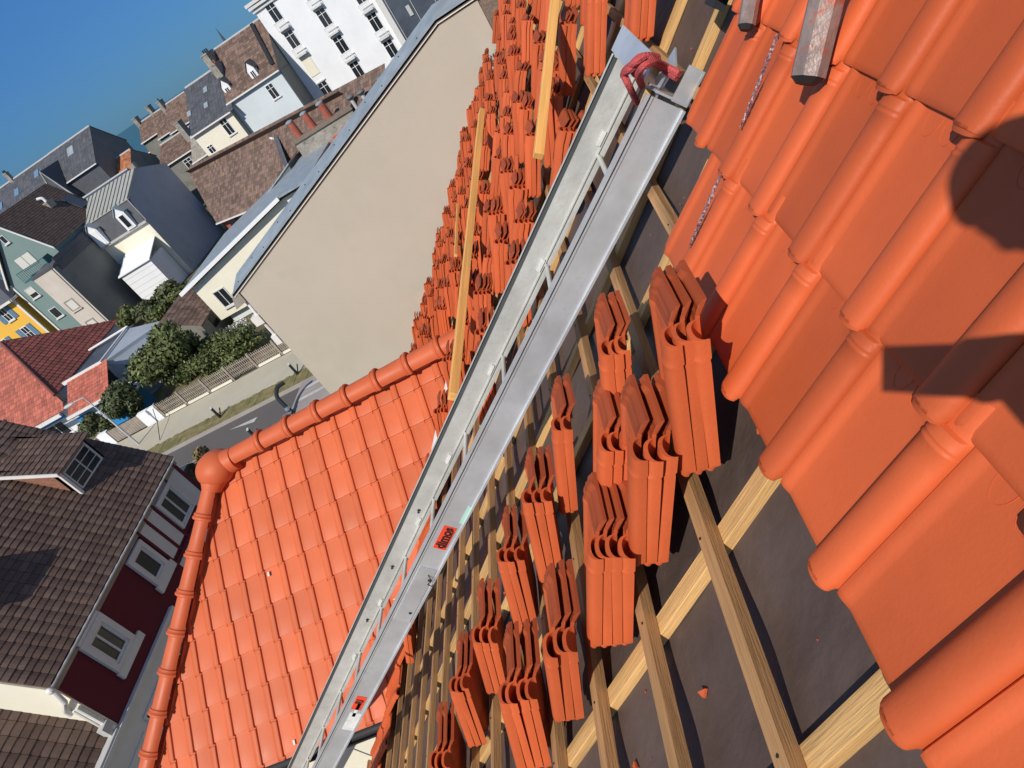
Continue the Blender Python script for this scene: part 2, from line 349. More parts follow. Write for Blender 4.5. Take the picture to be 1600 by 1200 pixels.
# counter-battens run down the slope, battens run level
CBY = [0.575 + 0.515*k for k in range(-6, 23)]
for k, y_ in enumerate(CBY):
    if y_ > YWALL - 0.1: continue
    y2 = y_ + R.uniform(-0.012, 0.012)
    beam('counter_batten', rp(-2.5, y_, N_MEM), rp(8.1, y2, N_MEM), YY, 0.055, 0.032, M['wood_c'], house, up=NN)
BTS = [0.33 + 0.36*k for k in range(-7, 22)]
for k, s_ in enumerate(BTS):
    ends = [(-2.9, YWALL-0.05)]
    if -0.5 < s_ < 0.2: ends = [(-2.9, 2.0), (3.92 + 0.15*(s_ < -0.2), YWALL-0.05)]
    if s_ <= -0.5: ends = [(-2.9, 2.1), (4.25, YWALL-0.05)]
    for (ya, yb) in ends:
        s2 = s_ + R.uniform(-0.008, 0.008)
        beam('batten', rp(s_, ya, N_CB), rp(s2, yb, N_CB), SL, 0.040, 0.038, M['wood_b'], house, up=NN)

b = MB()
for y_ in CBY:
    for s_ in BTS:
        if -0.6 < s_ < 4.5 and 0.2 < y_ < 5 and not (s_ < 0.2 and 2.0 < y_ < 4.0):
            q = rp(s_ + R.uniform(-.008, .008), y_ + R.uniform(-.012, .012), N_BT + 0.0008); b.tube([q, q + NN*0.0022], 0.0036, 7)
part('nail', b, M['dark'], house)
cr_ = MB(); rq = random.Random(21)
for k in range(260):
    s_ = rq.uniform(0.0, 3.2); y_ = rq.uniform(0.4, 4.2); ph = ((y_ - 0.575) / 0.515) % 1.0
    if ph < 0.12 or ph > 0.88: continue
    q = rp(s_, y_, N_MEM - 0.012*math.sin(math.pi*ph)**2 + 0.004); r_ = rq.uniform(0.0015, 0.006) if k % 9 else rq.uniform(0.006, 0.013)
    a = V((rq.gauss(0,1), rq.gauss(0,1), rq.gauss(0,1))).normalized(); a2 = a.cross(NN).normalized()
    cr_.prism([q + a2*r_, q - a2*r_*0.7 + a*r_*0.5, q - a*r_], NN*r_*0.6)
tag(part('tile_crumbs', cr_, M['clay']), 'tiny orange tile crumbs scattered on the dark roof underlay', 'debris', kind='stuff')

# ------------------------------------------------------------------ the clay tile
TW, TL, TT = 0.285, 0.415, 0.012
def prof(x):
    """cross-section: lap channel, raised rib, flat pan, half-round roll"""
    if x < 0.028: return 0.002
    if x < 0.034: return 0.002 + (x-0.028)/0.006*0.007
    if x < 0.040: return 0.009
    if x < 0.066: return 0.009 * (0.5 + 0.5*math.cos((x-0.040)/0.026*math.pi))
    if x < 0.192: return 0.0
    if x < 0.206: return 0.004*((x-0.192)/0.014)**2
    u = (x - 0.2455)/0.0395; e_ = 2.0 if u < 0 else 2.6
    return 0.004 + 0.027*max(0, 1-abs(u)**e_)**(1/e_)
def tile_mesh(hi=True, laid=False):
    xs = [0, 0.014, 0.028, 0.031, 0.034, 0.037, 0.040, 0.046, 0.053, 0.060, 0.066, 0.10, 0.15, 0.186, 0.1925, 0.199, 0.206, 0.2075, 0.211, 0.217, 0.225, 0.235, 0.2455, 0.256, 0.265, 0.273, 0.279, 0.2825, 0.2842, 0.285] if hi else \
         [0, 0.028, 0.036, 0.053, 0.066, 0.186, 0.1925, 0.206, 0.211, 0.223, 0.2455, 0.266, 0.279, 0.285]
    rows = [0, 0.010, 0.013, 0.022, 0.026, 0.034, 0.037, 0.046, 0.056, 0.0565, 0.072, 0.084, 0.088, 0.093, 0.097, 0.110, 0.1135, 0.116, 0.1185, 0.121, 0.1235, 0.126, 0.1285, 0.16, 0.26, 0.36, 0.40, 0.412, 0.420, TL, TL+0.014] if hi else \
           [0, 0.02, 0.056, 0.088, 0.094, 0.24, 0.40, 0.418, TL, TL+0.014]
    def yh(x): return 0.0 if x < 0.190 else 0.034
    def yt(x):
        if x < 0.190: return TL - (0.012*(1-x/0.03)**2 if x < 0.03 else 0)
        u = (x-0.2455)/0.0395
        return TL + 0.014*math.sqrt(max(0, 1-min(1, abs(u))**3)) - (0.010 if x > 0.28 else 0)
    top = []; bot = []; nx = len(xs); ny = len(rows)
    for y in rows:
        for x in xs:
            yy = min(max(y, yh(x)), yt(x)); z = prof(x)
            if x < 0.190:
                if yy < 0.062 and not laid: z -= 0.021*(1-yy/0.062)**1.1
                if 0.011 < yy < 0.024 or 0.034 < yy < 0.040: z += 0.0028
                if yy < 0.004: z -= 0.003
                if 0.055 < yy < 0.0722 and x < 0.17: z += 0.0015
            else:
                if 0.086 < yy < 0.095 and not laid: z += 0.003
                if laid and (0.112 < yy < 0.117 or 0.122 < yy < 0.127): z += 0.0018
                if yy < 0.094: z -= (0.009 if laid else 0.002)
            e = yt(x) - yy
            zt = z - (0.0045*(1-e/0.008)**2 if e < 0.008 else 0)
            top.append(V((x, yy, zt))); bot.append(V((x, yy, (-TT - (0 if laid else 0.021*max(0, 1-yy/0.062)**1.1)) if x < 0.190 else z - TT*0.9)))
    b = MB(); n0 = len(top); vs = top + bot; fs = []
    def ok(q):
        pts = [vs[i] for i in q]; a = (pts[2]-pts[0]).cross(pts[3]-pts[1]).length; return a > 1e-7
    for j in range(ny-1):
        for i in range(nx-1):
            q = (j*nx+i, j*nx+i+1, (j+1)*nx+i+1, (j+1)*nx+i)
            if ok(q): fs.append(q)
            q2 = tuple(n0 + k for k in q[::-1])
            if ok(q2): fs.append(q2)
    for j in range(ny-1):
        for i in (0, nx-1):
            q = (j*nx+i, (j+1)*nx+i, n0+(j+1)*nx+i, n0+j*nx+i)
            if ok(q): fs.append(q)
    for j in (0, ny-1):
        for i in range(nx-1): fs.append((j*nx+i, j*nx+i+1, n0+j*nx+i+1, n0+j*nx+i))
    b.faces(vs, fs)
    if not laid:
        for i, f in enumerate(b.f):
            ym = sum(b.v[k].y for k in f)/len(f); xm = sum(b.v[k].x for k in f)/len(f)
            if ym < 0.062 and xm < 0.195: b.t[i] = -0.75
    # hooks under the head
    for x in (() if laid else (0.075, 0.15)): b.box(x-0.012, x+0.012, 0.066, 0.082, -TT-0.010, -TT+0.002)
    if hi:
        for x in (0.10, 0.155):                   # faint horseshoe marks by the head
            b.tube([V((x + 0.021*math.cos(t), 0.093 + 0.034*math.sin(t), 0.0)) for t in [math.pi*k/10 for k in range(11)]], 0.0011, 4)
    return b
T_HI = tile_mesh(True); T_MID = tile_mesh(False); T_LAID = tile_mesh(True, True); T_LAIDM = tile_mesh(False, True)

# laid field at the right: head up the slope, roll towards the camera side
def lay(field, s_tail, y_left, tilt=0.045, base=-0.815, src=T_LAID, dn=0.0):
    """y_left is the far edge of the tile (x = 0)"""
    L = (SL*math.cos(tilt) + NN*math.sin(tilt)); F = SL.cross(-YY); F = (-YY).cross(L); F = F if F.dot(NN) > 0 else -F
    o = rp(s_tail - TL, y_left, base + dn)
    field.cur = R.uniform(0.05, 0.95)
    field.add(src, frame_mx(o, -YY, L, F)); field.cur = 0.5
field = MB()
PITCH = 0.2548
tails = [0.722, 0.400, 0.070, -0.262, -0.594, -0.926, -1.258, -1.590]
offs = [0.175, 0.215, 0.235, 0.235, 0.23, 0.23, 0.23, 0.23]
for k, (st, of) in enumerate(zip(tails, offs)):
    kmax = 8 if k == 0 else 8
    ykeep = [1.93, 2.04, 2.04, 2.30, 2.30, 2.30, 2.30, 2.30][k]
    j = -8
    while True:
        yroll = of + PITCH*j                       # near edge of the roll
        if yroll > ykeep: break
        lay(field, st + R.uniform(-0.003, 0.003), yroll + 0.285 + R.uniform(-0.002, 0.002), dn=R.uniform(0, 0.0015))
        j += 1
part('laid_tiles', field, M['clay'], house, smooth=True, ang=40)

# cut tiles laid along the valley, both sides of the wing
def wing_z(x, y):                               # height of the wing's skin above a plan point
    P = WP0
    zf = P.z - ((x-P.x)*wN.x + (y-P.y)*wN.y)/wN.z
    nb = V((wN.x, -wN.y, wN.z)); Yr = 5.81*2
    zb = P.z - ((x-P.x)*nb.x + (y-(Yr-P.y))*nb.y)/nb.z
    return min(zf, zb)
field = MB()
s_ = 3.2
while s_ < 8.2:
    y_ = 1.0
    while y_ < 12.0:
        # lay only cells near the valley
        pc = rp(s_ - 0.2, y_ - 0.14, -0.80); g = pc.z - wing_z(pc.x, pc.y)
        if -0.25 < g < 0.42 and (pc.x > -5.3):
            lay(field, s_, y_, src=T_LAIDM, dn=0.012)
        y_ += PITCH
    s_ += 0.35
part('valley_tiles', field, M['clay'], house, smooth=True, ang=40)

# ------------------------------------------------------------------ the hipped wing
WPH, GA = 0.256, 0.3497
ridge_l = C0 + V((-5.15, 5.742, -3.110)); 
def wrp(i, j): return WP0 + wux*(i*WPH) + wD*(j*GA)
eave_z = C0.z - 4.97
hip_a = C0 + V((-5.13, 5.72, -3.115)); hip_b = C0 + V((-6.62, 3.62, -4.70))
field = MB(); 
for j in range(-7, 7):
    for i in range(-9, 26):
        # measured node = lower right corner of a tile
        tail = wrp(i, j) ; o = tail - wux*(0.272) - wD*TL + wN*(-0.028)
        tl = 0.050; L = wD*math.cos(tl) + wN*math.sin(tl); F = wux.cross(L); F = F if F.dot(wN) > 0 else -F
        field.cur = R.uniform(0.05, 0.95)
        field.add(T_LAIDM, frame_mx(o, wux, L, F)); field.cur = 0.5
hd = (hip_b - hip_a).normalized(); hn = wN.cross(hd); hn = hn if hn.x > 0 else -hn
rd = wux; rn = -V((-wux.y, wux.x, 0))
mainN = -NN
field.clip([(hip_a, hn), (ridge_l + V((0, 0.02, 0)), rn), (rp(0, 0, -0.93), NN), (C0 + V((-5.32, 3.33, -4.98)), -wD)])
wing_roof = part('wing_roof', field, M['clay_wing'], house, smooth=True, ang=40)
# back and hip-end slopes, walls
b = MB()
rl = hip_a + V((0, 0, -0.02)); rr = ridge_l + wux*3.6 + V((0, 0, -0.02)); hb = hip_b + wD*0.15 + V((0, 0, -0.02)); hb2 = V((hb.x, 2*5.76 - hb.y, hb.z))
b.prism([rl, rr, rr + V((0, 2.35, -1.78)), hb2], (0, 0, -0.05)); part('wing_roof_back', b, M['clay_wing'], house)
b = MB(); hb_ = hb + hd*0.35; hb2_ = V((hb_.x, 2*5.76 - hb_.y, hb_.z)); b.prism([rl, hb_, hb2_], (0, 0, -0.05)); part('wing_hip_end', b, M['clay_wing'], house)
b = MB(); b.prism([hip_a + V((0,0,-0.10)), C0 + V((-6.75, 3.40, -5.05)), C0 + V((-3.2, 3.46, -5.02)), ridge_l + wux*3.0 + V((0, 0, -0.10))], wN*(-0.05)); part('wing_deck', b, M['fence'], house)
b = MB(); b.box(-6.55, -3.0, 3.62, 8.0, 0, 7.0); b.box(-6.0, -3.0, 4.2, 7.4, 7.0, 7.6); part('wing_wall', b, M['cream'], house)
b = MB(); g0 = C0 + V((-6.9, 3.24, -5.02)); g1 = C0 + V((-3.7, 3.38, -5.02))
gd = (g1-g0).normalized(); gn = V((-gd.y, gd.x, 0))
b.prism([g0 + gn*(-0.065*math.cos(t)) + V((0,0,-0.065*math.sin(t))) for t in [math.pi*k/8 for k in range(9)]] + [g0 + gn*(0.058*math.cos(t)) + V((0,0,-0.058*math.sin(t))) for t in [math.pi*k/8 for k in range(9)]], g1-g0)
part('gutter', b, M['dark'], house, smooth=True)
# ridge and hip caps
def cap_seg(p0, p1, up, r0=0.118, r1=0.112, parent=None, name='ridge_tile'):
    p0 = V(p0); p1 = V(p1); d = (p1-p0).normalized(); L = (p1-p0).length; up = (V(up) - d*V(up).dot(d)).normalized(); sd = d.cross(up)
    b = MB(); rings = []
    for (t, rr) in [(0.0, r0+0.016), (0.010, r0+0.027), (0.026, r0+0.029), (0.040, r0+0.018), (0.048, r0+0.014), (0.056, r0+0.020), (0.066, r0+0.018), (0.076, r0+0.005), (0.10, r0), (L*0.6, (r0+r1)/2), (L+0.03, r1)]:
        c = p0 + d*t
        prf = [c + sd*(rr*1.0*math.cos(a)) + up*(rr*math.sin(a)*0.95) for a in [math.radians(-12) + (math.pi+math.radians(24))*k/14 for k in range(15)]]
        inn = [c + sd*((rr-0.014)*math.cos(a)) + up*((rr-0.014)*math.sin(a)*0.95) for a in [math.radians(-12) + (math.pi+math.radians(24))*k/14 for k in range(14, -1, -1)]]
        rings.append(prf + inn)
    b.rings(rings); o = part(name, b, M['cap'], parent, smooth=True, ang=30)
    sc = MB(); sc.ball(p0 + d*0.095 + up*(r0*0.96), 0.007, 0.007, 0.007, 6, 4); part('screw', sc, M['chrome'], o)
    return o
UP = V((0, 0, 1))
rs = hip_a + V((0.10, 0.015, 0.045))
for k in range(8):
    p0 = rs + wux*(0.20 + 0.375*(k+1)); p1 = rs + wux*(0.20 + 0.375*k)
    if k < 8: cap_seg(p0, p1, UP, parent=wing_roof)
hs = hip_a + V((-0.05, 0, 0.0))
hup = (wN + V((-0.78, 0, 0.62))).normalized()
for k in range(8):
    p0 = hip_a + hup*0.030 + hd*(0.16 + 0.40*(k+1)); p1 = hip_a + hup*0.030 + hd*(0.16 + 0.40*k)
    cap_seg(p0, p1, hup, r0=0.105, r1=0.098, parent=wing_roof, name='hip_tile')
b = MB(); cc = hip_a + V((0.0, 0.0, 0.030)); b.ball(cc, 0.235, 0.225, 0.19, 30, 18)
def stub(d, r0, r1, L):
    up_ = (UP - d*UP.dot(d)).normalized(); sd_ = d.cross(up_)
    b.rings([[cc + d*t + (up_*math.sin(a) + sd_*math.cos(a))*rr for a in [2*math.pi*k/20 for k in range(20)]] for t, rr in [(0.0, r0), (L*0.5, r0*0.98), (L, r1)]])
stub(hd, 0.150, 0.100, 0.26); stub(wux, 0.150, 0.128, 0.27)
stub((V((-0.6, 0.62, -0.5))).normalized(), 0.14, 0.10, 0.24)
part('hip_cap', b, M['cap'], wing_roof, smooth=True, ang=50)
b = MB(); e0 = rs + wux*(0.20 + 0.375*8)
b.obb(e0 + wux*0.03 + V((0, 0, 0.02)), wux*0.035, V((0, 0.075, 0)), V((0.0, 0, 0.07))); part('ridge_end_cap', b, M['dark'], wing_roof)
b = MB(); b.obb(e0 + wux*0.03 + V((0.0, -0.035, 0.098)), wux*0.034, V((0, 0.045, 0.0)), V((0, 0, 0.004)))
part('white_label', b, M['label_white'], wing_roof)
# white mortar in the valley
b = MB(); pts = []
for k in range(14):
    s_ = 3.55 + k*0.10
    # solve the plan line where wing skin meets the main tiles
    best = None
    for q in range(0, 300):
        y_ = 5.85 - q*0.01; p = rp(s_, y_, -0.775); g = abs(p.z - wing_z(p.x, p.y) - 0.0)
        if best is None or g < best[0]: best = (g, p)
    if best[0] < 0.03: pts.append(best[1])
wd = [0.014 + 0.022*abs(math.sin(i*0.7)) + R.uniform(0, 0.010) for i in range(len(pts))]
b.tube([p + V((R.uniform(-.008,.008), 0, 0.012)) for p in pts], 0.03, 8, wd); part('valley_mortar', b, M['mortar'], house, smooth=True)
b = MB()
for (px, py, r_) in [(420, 897, 0.016), (460, 1160, 0.016), (428, 684, 0.012)]:
    r = CR*((px-800)/FPX) + CD*((py-600)/FPX) + CF; t = (WP0-C0).dot(wN)/r.dot(wN); p = C0 + r*t + wN*0.004
    b.obb(p, wux*r_*0.7, wD*r_*1.4, wN*0.004)
part('dropping', b, M['mortar'], wing_roof)

# ------------------------------------------------------------------ loose tiles standing in piles on the battens
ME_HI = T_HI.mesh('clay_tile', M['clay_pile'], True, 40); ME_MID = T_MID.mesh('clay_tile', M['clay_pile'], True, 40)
def pile_mx(s, y, tilt, yaw, i, d=0.765, roll=math.radians(-1), n0=None):
    """matrix of the i-th tile; (s, y, -d) is the roll-side tail corner of the outermost tile"""
    L = SL*math.cos(tilt) - NN*math.sin(tilt)
    Wd = (-YY*math.cos(yaw) + L*math.sin(yaw)).normalized(); L2 = (L*math.cos(yaw) + YY*math.sin(yaw)).normalized()
    F = Wd.cross(L2); F = F if F.dot(NN) > 0 else -F
    if roll: 
        rm = Matrix.Rotation(roll, 3, L2); Wd = rm @ Wd; F = rm @ F
    c = rp(s, y, -d) - F*(0.0295*i) + L2*R.uniform(-0.004, 0.004)
    o = c - Wd*TW - L2*(TL-0.0)
    return frame_mx(o, Wd, L2, F)
def srp(px, py, d):
    r = CR*((px-800)/FPX) + CD*((py-600)/FPX) + CF; t = -d/(r.dot(NN)); x = r*t
    return x.dot(SL), x.y
tile_count = 0
def put_tile(mx, label, hi=True, group=None):
    global tile_count
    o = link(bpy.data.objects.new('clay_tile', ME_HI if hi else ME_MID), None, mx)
    tag(o, label, 'roof tile', group or 'roof tiles standing in piles on the battens'); tile_count += 1
    return o
near = [  # pixel of the outermost tail corner, tilt, yaw, number, words
 ((1084, 742), 30, 0, 3, 'largest pile, right against the laid tiles'),
 ((951, 850), 21, 1, 3, 'tall front pile beside the largest one'),
 ((968, 712), 27, 0, 3, 'pile standing behind the tall front pile'),
 ((888, 802), 22, -2, 2, 'narrow pair tucked left of the tall front pile'),
 ((1005, 885), 22, 1, 3, 'pile under the largest one, over the bare batten crossing'),
 ((937, 1013), 22, 0, 3, 'pile just below the tall front pile'),
 ((855, 910), 27, -7, 3, 'leaning pile left of the tall front pile'),
 ((817, 990), 27, -7, 3, 'crooked pile halfway down the bare battens'),
 ((880, 1128), 24, 2, 3, 'pile near the bottom edge, beside the underlay'),
 ((770, 1085), 24, 1, 3, 'pile at the left of the lower group'),
 ((740, 1167), 28, -7, 3, 'slanting pile at the lower left of the battens'),
 ((820, 1205), 26, -4, 3, 'pile cut by the bottom edge of the view'),
 ((705, 1262), 24, 0, 3, 'last pile at the bottom left edge'),
]
ordn = ['outermost', 'middle', 'innermost', 'fourth']
nearpos = []
for (px, py), ti, yw, n, words in near:
    s_, y_ = srp(px, py, 0.792); nearpos.append((s_, y_)); n += R.random() < 0.25
    for i in range(n):
        mx = pile_mx(s_, y_, math.radians(ti + R.uniform(-1.2, 1.2)), math.radians(yw + R.uniform(-1.2, 1.2)), i, 0.792)
        put_tile(mx, '%s orange tile of the %s' % (ordn[i] if n > 2 or i < 1 else 'inner', words))
# small leftover pair by the valley strip
for i in range(2):
    s_, y_ = srp(640, 1037, 0.80)
    put_tile(pile_mx(s_, y_, math.radians(16), 0, i, 0.80), '%s tile of the small shaded pair beside the valley strip' % ('left', 'right')[i])
# two piles by the head of the hoist rail
for (px, py), n, words in [((996, 62), 3, 'upright pile behind the track end'), ((925, 118), 3, 'pile left of the track end, topped with fragments')]:
    s_, y_ = srp(px, py, 0.752); nearpos.append((s_, y_))
    for i in range(n):
        put_tile(pile_mx(s_, y_, math.radians(19), math.radians(R.uniform(-2, 2)), i, 0.752), '%s orange tile of the %s' % (ordn[i], words))
# the crowded far piles
spots = []
cols = [3.35, 3.85, 4.45, 4.95, 5.6, 6.2, 6.9, 7.6, 8.3, 9.0, 9.7, 10.4, 11.1, 11.8]
for ci, yc in enumerate(cols):
    for r_ in range(0, 22):
        s_ = 0.06 + 0.36*r_ + R.uniform(-0.05, 0.05); y_ = yc + R.uniform(-0.20, 0.20)
        if ci < 2 and (s_ < 0.30 or r_ % 2 == 0 or s_ > 3.2): continue
        if ci >= 2 and R.random() < 0.12: continue
        p = rp(s_, y_ + 0.14, -0.80)
        if p.z - wing_z(p.x, p.y) < 0.42 and p.x < -1.2: continue
        if any(abs(s_-a) < 0.3 and abs(y_-c) < 0.34 for a, c in nearpos): continue
        # under or in front of the aluminium track
        if y_ < 3.30: continue
        if s_ > 7.7: continue
        spots.append((y_ + 0.35*s_, s_, y_))
spots.sort()
budget = 300 - tile_count
rest = MB()
LAB = ['orange clay tile in the crowded piles beyond the aluminium track', 'orange clay tile in the far piles near the beige gable wall']
for (dd, s_, y_) in spots:
    ti = math.radians(R.uniform(10, 24)); yw = math.radians(R.uniform(-4, 4)); n = R.choice([3, 3, 4, 4])
    for i in range(n):
        mx = pile_mx(s_, y_, ti, yw + math.radians(R.uniform(-1.5, 1.5)), i, 0.745 - 0.012*(n-3), roll=math.radians(R.uniform(-5, 3)))
        if budget > 0:
            budget -= 1
            pq = rp(s_, y_, -0.75); zone = int(min(5, max(0, s_*1.0))); 
            if y_ > 7.6: lab = 'orange clay tile in the far piles by the beige wall, ' + ('high on the slope' if s_ < 3.2 else 'low by the wing'); grp = 'far tile piles by the gable wall'
            elif s_ < 1.2: lab = 'orange clay tile in the piles by the upper yellow lath and track top'; grp = 'tile piles by the top of the track'
            elif s_ < 2.4: lab = 'orange clay tile in the crowded piles between the two yellow laths'; grp = 'tile piles between the laths'
            elif s_ < 3.6: lab = 'orange clay tile in the crowded piles beneath the longest yellow lath'; grp = 'tile piles beneath the longest lath'
            else: lab = 'orange clay tile in the piles just above the wing ridge end'; grp = 'tile piles above the wing ridge'
            put_tile(mx, lab, hi=False, group=grp)
        else:
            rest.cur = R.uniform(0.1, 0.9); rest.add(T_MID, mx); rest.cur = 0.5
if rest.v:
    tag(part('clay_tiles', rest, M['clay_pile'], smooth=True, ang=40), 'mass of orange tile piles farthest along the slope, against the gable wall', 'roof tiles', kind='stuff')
# fragments on top of a pile
fr = thing('tile_fragments', 'broken orange tile pieces lying on the pile behind the track end', 'broken tiles', rp(0.1, 3.5, -0.55))
for k in range(5):
    c = rp(0.02 + R.uniform(-0.10, 0.12), 3.62 + R.uniform(-0.1, 0.12), -0.50 + R.uniform(-0.03, 0.03))
    a = V((R.uniform(-1,1), R.uniform(-1,1), R.uniform(-1,1))).normalized(); bb = a.cross(V((0.2, 0.9, 0.3))).normalized(); cc_ = a.cross(bb)
    b = MB(); b.prism([c + a*0.06, c + bb*0.05, c - a*0.04 + bb*0.02, c - a*0.05 - bb*0.03, c + a*0.02 - bb*0.05], cc_*0.012)
    part('fragment', b, M['clay'], fr)

# ------------------------------------------------------------------ aluminium hoist track leaning up the roof
LD = V((-0.779, 0.0, -0.627)).normalized(); UD = V((-0.627, 0.0, 0.779)).normalized()
TO = C0 + V((0.3005, 2.41, -0.864))
def tk(l, v, u): return TO + LD*(l*0.955) + YY*v + UD*u
track = thing('hoist_track', 'long scuffed aluminium hoist track with two channel rails leaning down the roof', 'ladder track', tk(17.3, 0.35, 0))
TLEN = 18.0; RH = 0.128; RT = 0.149; TWD = 0.68
def rail(v0, inward, m, outer):
    b = MB(); s = inward; RT = 0.149 if outer else 0.158
    def bx(l0, l1, va, vb, ua, ub, q=None):
        va, vb = sorted((va, vb)); q = q or b
        q.faces([tk(l0,va,ua), tk(l1,va,ua), tk(l1,vb,ua), tk(l0,vb,ua), tk(l0,va,ub), tk(l1,va,ub), tk(l1,vb,ub), tk(l0,vb,ub)],
                [(0,3,2,1),(4,5,6,7),(0,1,5,4),(1,2,6,5),(2,3,7,6),(3,0,4,7)])
    bx(0, TLEN, v0, v0 + s*0.004, 0, RH)                             # web
    bx(0, TLEN, v0 + s*0.0045, v0 + s*0.014, RT-0.005, RT)           # top flange
    bx(0, TLEN, v0 + s*0.0045, v0 + s*0.022, 0, 0.005)               # bottom flange
    bx(0, TLEN, v0 + s*0.018, v0 + s*0.0218, 0.0055, 0.016)
    if outer:
        bx(0, TLEN, v0 + 0.0035, v0 + 0.0065, RH+0.0004, RH+0.006)    # groove under the top bead
        bx(0, TLEN, v0 - 0.0015, v0 + 0.004, RH+0.006, RT)
        bx(0, TLEN, v0 - 0.010, v0 - 0.0005, -0.002, 0.008); bx(0, TLEN, v0 - 0.004, v0 - 0.0005, RH-0.007, RH)
    else:
        bx(0, TLEN, v0 + s*0.001, v0 + s*0.004, RH+0.0005, RT-0.0055)
        bx(0, TLEN, v0 + s*0.0045, v0 + s*0.012, 0.026, 0.032)
    o = part('rail', b, m, track)
    if outer:
        q = MB(); bx(0.0, TLEN, v0 + 0.0005, v0 + 0.003, RH+0.0004, RH+0.0056, q); part('groove', q, M['dark'], o)
    if not outer:
        q = MB(); bx(0.01, TLEN, v0 + s*0.0045, v0 + s*0.0065, RH+0.001, RT-0.006, q); part('dark_strip', q, M['strip'], o)  # dark grey strip along the top of the far web
    return o
near_rail = rail(0.0, 1, M['alu'], True)
far_rail = rail(TWD, -1, M['alu_in'], False)
for k in range(28):
    l = 0.42 + k*0.60
    if l > TLEN-0.2: break
    b = MB(); b.tube([tk(l, 0.012, 0.016), tk(l, TWD-0.012, 0.016)], 0.012, 10); part('rung', b, M['alu_in'], track, smooth=True)
# white plastic guides and bolts on the inner web
for l in (0.34, 1.03, 1.73, 2.45, 3.05, 3.96, 4.69):
    b = MB(); b.obb(tk(l, TWD-0.012, 0.044), LD*0.034, YY*0.006, UD*0.008); part('plastic_guide', b, M['label_white'], far_rail)
for l in (2.95, 3.55, 4.2):
    b = MB(); b.ball(tk(l, TWD-0.010, 0.075), 0.010, 0.008, 0.010, 8, 6); b.ball(tk(l+0.02, TWD-0.012, 0.072), 0.006, 0.006, 0.006, 6, 4); part('bolt', b, M['dark'], far_rail)
b = MB(); b.obb(tk(2.90, -0.0045, RH/2), LD*0.24, YY*0.0024, UD*(RH/2-0.018)); part('splice_plate', b, M['alu'], near_rail)
for (l, u) in ((2.74, 0.030), (3.06, 0.040)):
    b = MB(); b.ball(tk(l, -0.009, u), 0.009, 0.006, 0.009, 10, 6); part('bolt', b, M['dark'], near_rail)
b = MB(); b.tube([tk(2.70, -0.008, 0.05), tk(2.71, -0.03, 0.025), tk(2.75, -0.03, 0.035), tk(2.77, -0.02, 0.005), tk(2.73, -0.02, -0.01)], 0.003, 6); part('wire_tie', b, M['dark'], near_rail)
def sticker(l0, l1, u0, u1, m, par): 
    b = MB(); b.obb(tk((l0+l1)/2, -0.0022, (u0+u1)/2), LD*((l1-l0)/2), YY*0.0008, UD*((u1-u0)/2)); return part('sticker', b, m, par)
st1 = sticker(2.30, 2.475, 0.026, 0.094, M['label_red'], near_rail)
st2 = sticker(4.03, 4.19, 0.030, 0.094, M['label_red'], near_rail)
sticker(4.12, 4.28, 0.045, 0.066, M['label_white'], near_rail)
sticker(4.24, 4.46, 0.010, 0.085, M['label_white'], near_rail)
sticker(2.12, 2.25, 0.008, 0.028, M['mint'], near_rail)
def text(body, l, u, size, par, m=None, flipx=False):
    cu = bpy.data.curves.new('lettering', 'FONT'); cu.body = body; cu.size = size; cu.extrude = 0.0006; cu.align_x = 'CENTER'; cu.align_y = 'CENTER'; cu.offset = size*0.035
    tmp = bpy.data.objects.new('lettering', cu); me = bpy.data.meshes.new_from_object(tmp); me.name = 'lettering'
    bpy.data.objects.remove(tmp); me.materials.append(m or M['ink'])
    xd = -LD * (-1 if flipx else 1)
    o = link(bpy.data.objects.new('lettering', me), par, frame_mx(tk(l, -0.0038, u), xd, UD, -YY))
    return o
text('dimos', 2.387, 0.062, 0.066, st1)
text('RI', 4.09, 0.062, 0.062, st2)
b = MB(); b.obb(tk(2.39, -0.0036, 0.036), LD*0.066, YY*0.0005, UD*0.003); part('underline', b, M['ink'], st1)
# head of the track: cross plate, gusset with two triangular holes, near foot plate
b = MB(); b.obb(tk(-0.055, TWD*0.55+0.06, RT-0.004), LD*0.052, YY*(TWD*0.45+0.02), UD*0.003); b.obb(tk(-0.004, TWD*0.55+0.06, RT*0.5-0.006), LD*0.003, YY*(TWD*0.45), UD*(RT*0.5-0.004)); part('head_plate', b, M['alu'], track)
b = MB(); b.obb(tk(-0.02, 0.055, RH*0.5), LD*0.004, YY*0.060, UD*(RH*0.48)); b.obb(tk(-0.075, 0.0, 0.030), LD*0.060, YY*0.004, UD*0.030)
b.obb(tk(-0.070, 0.03, 0.004), LD*0.055, YY*0.035, UD*0.004); part('head_gusset', b, M['alu'], track)
b = MB(); b.obb(tk(-0.075, 0.10, RH*0.7), (LD*0.06 + YY*0.02), (YY*0.05 - LD*0.02), UD*0.003); part('head_tab', b, M['alu'], track)

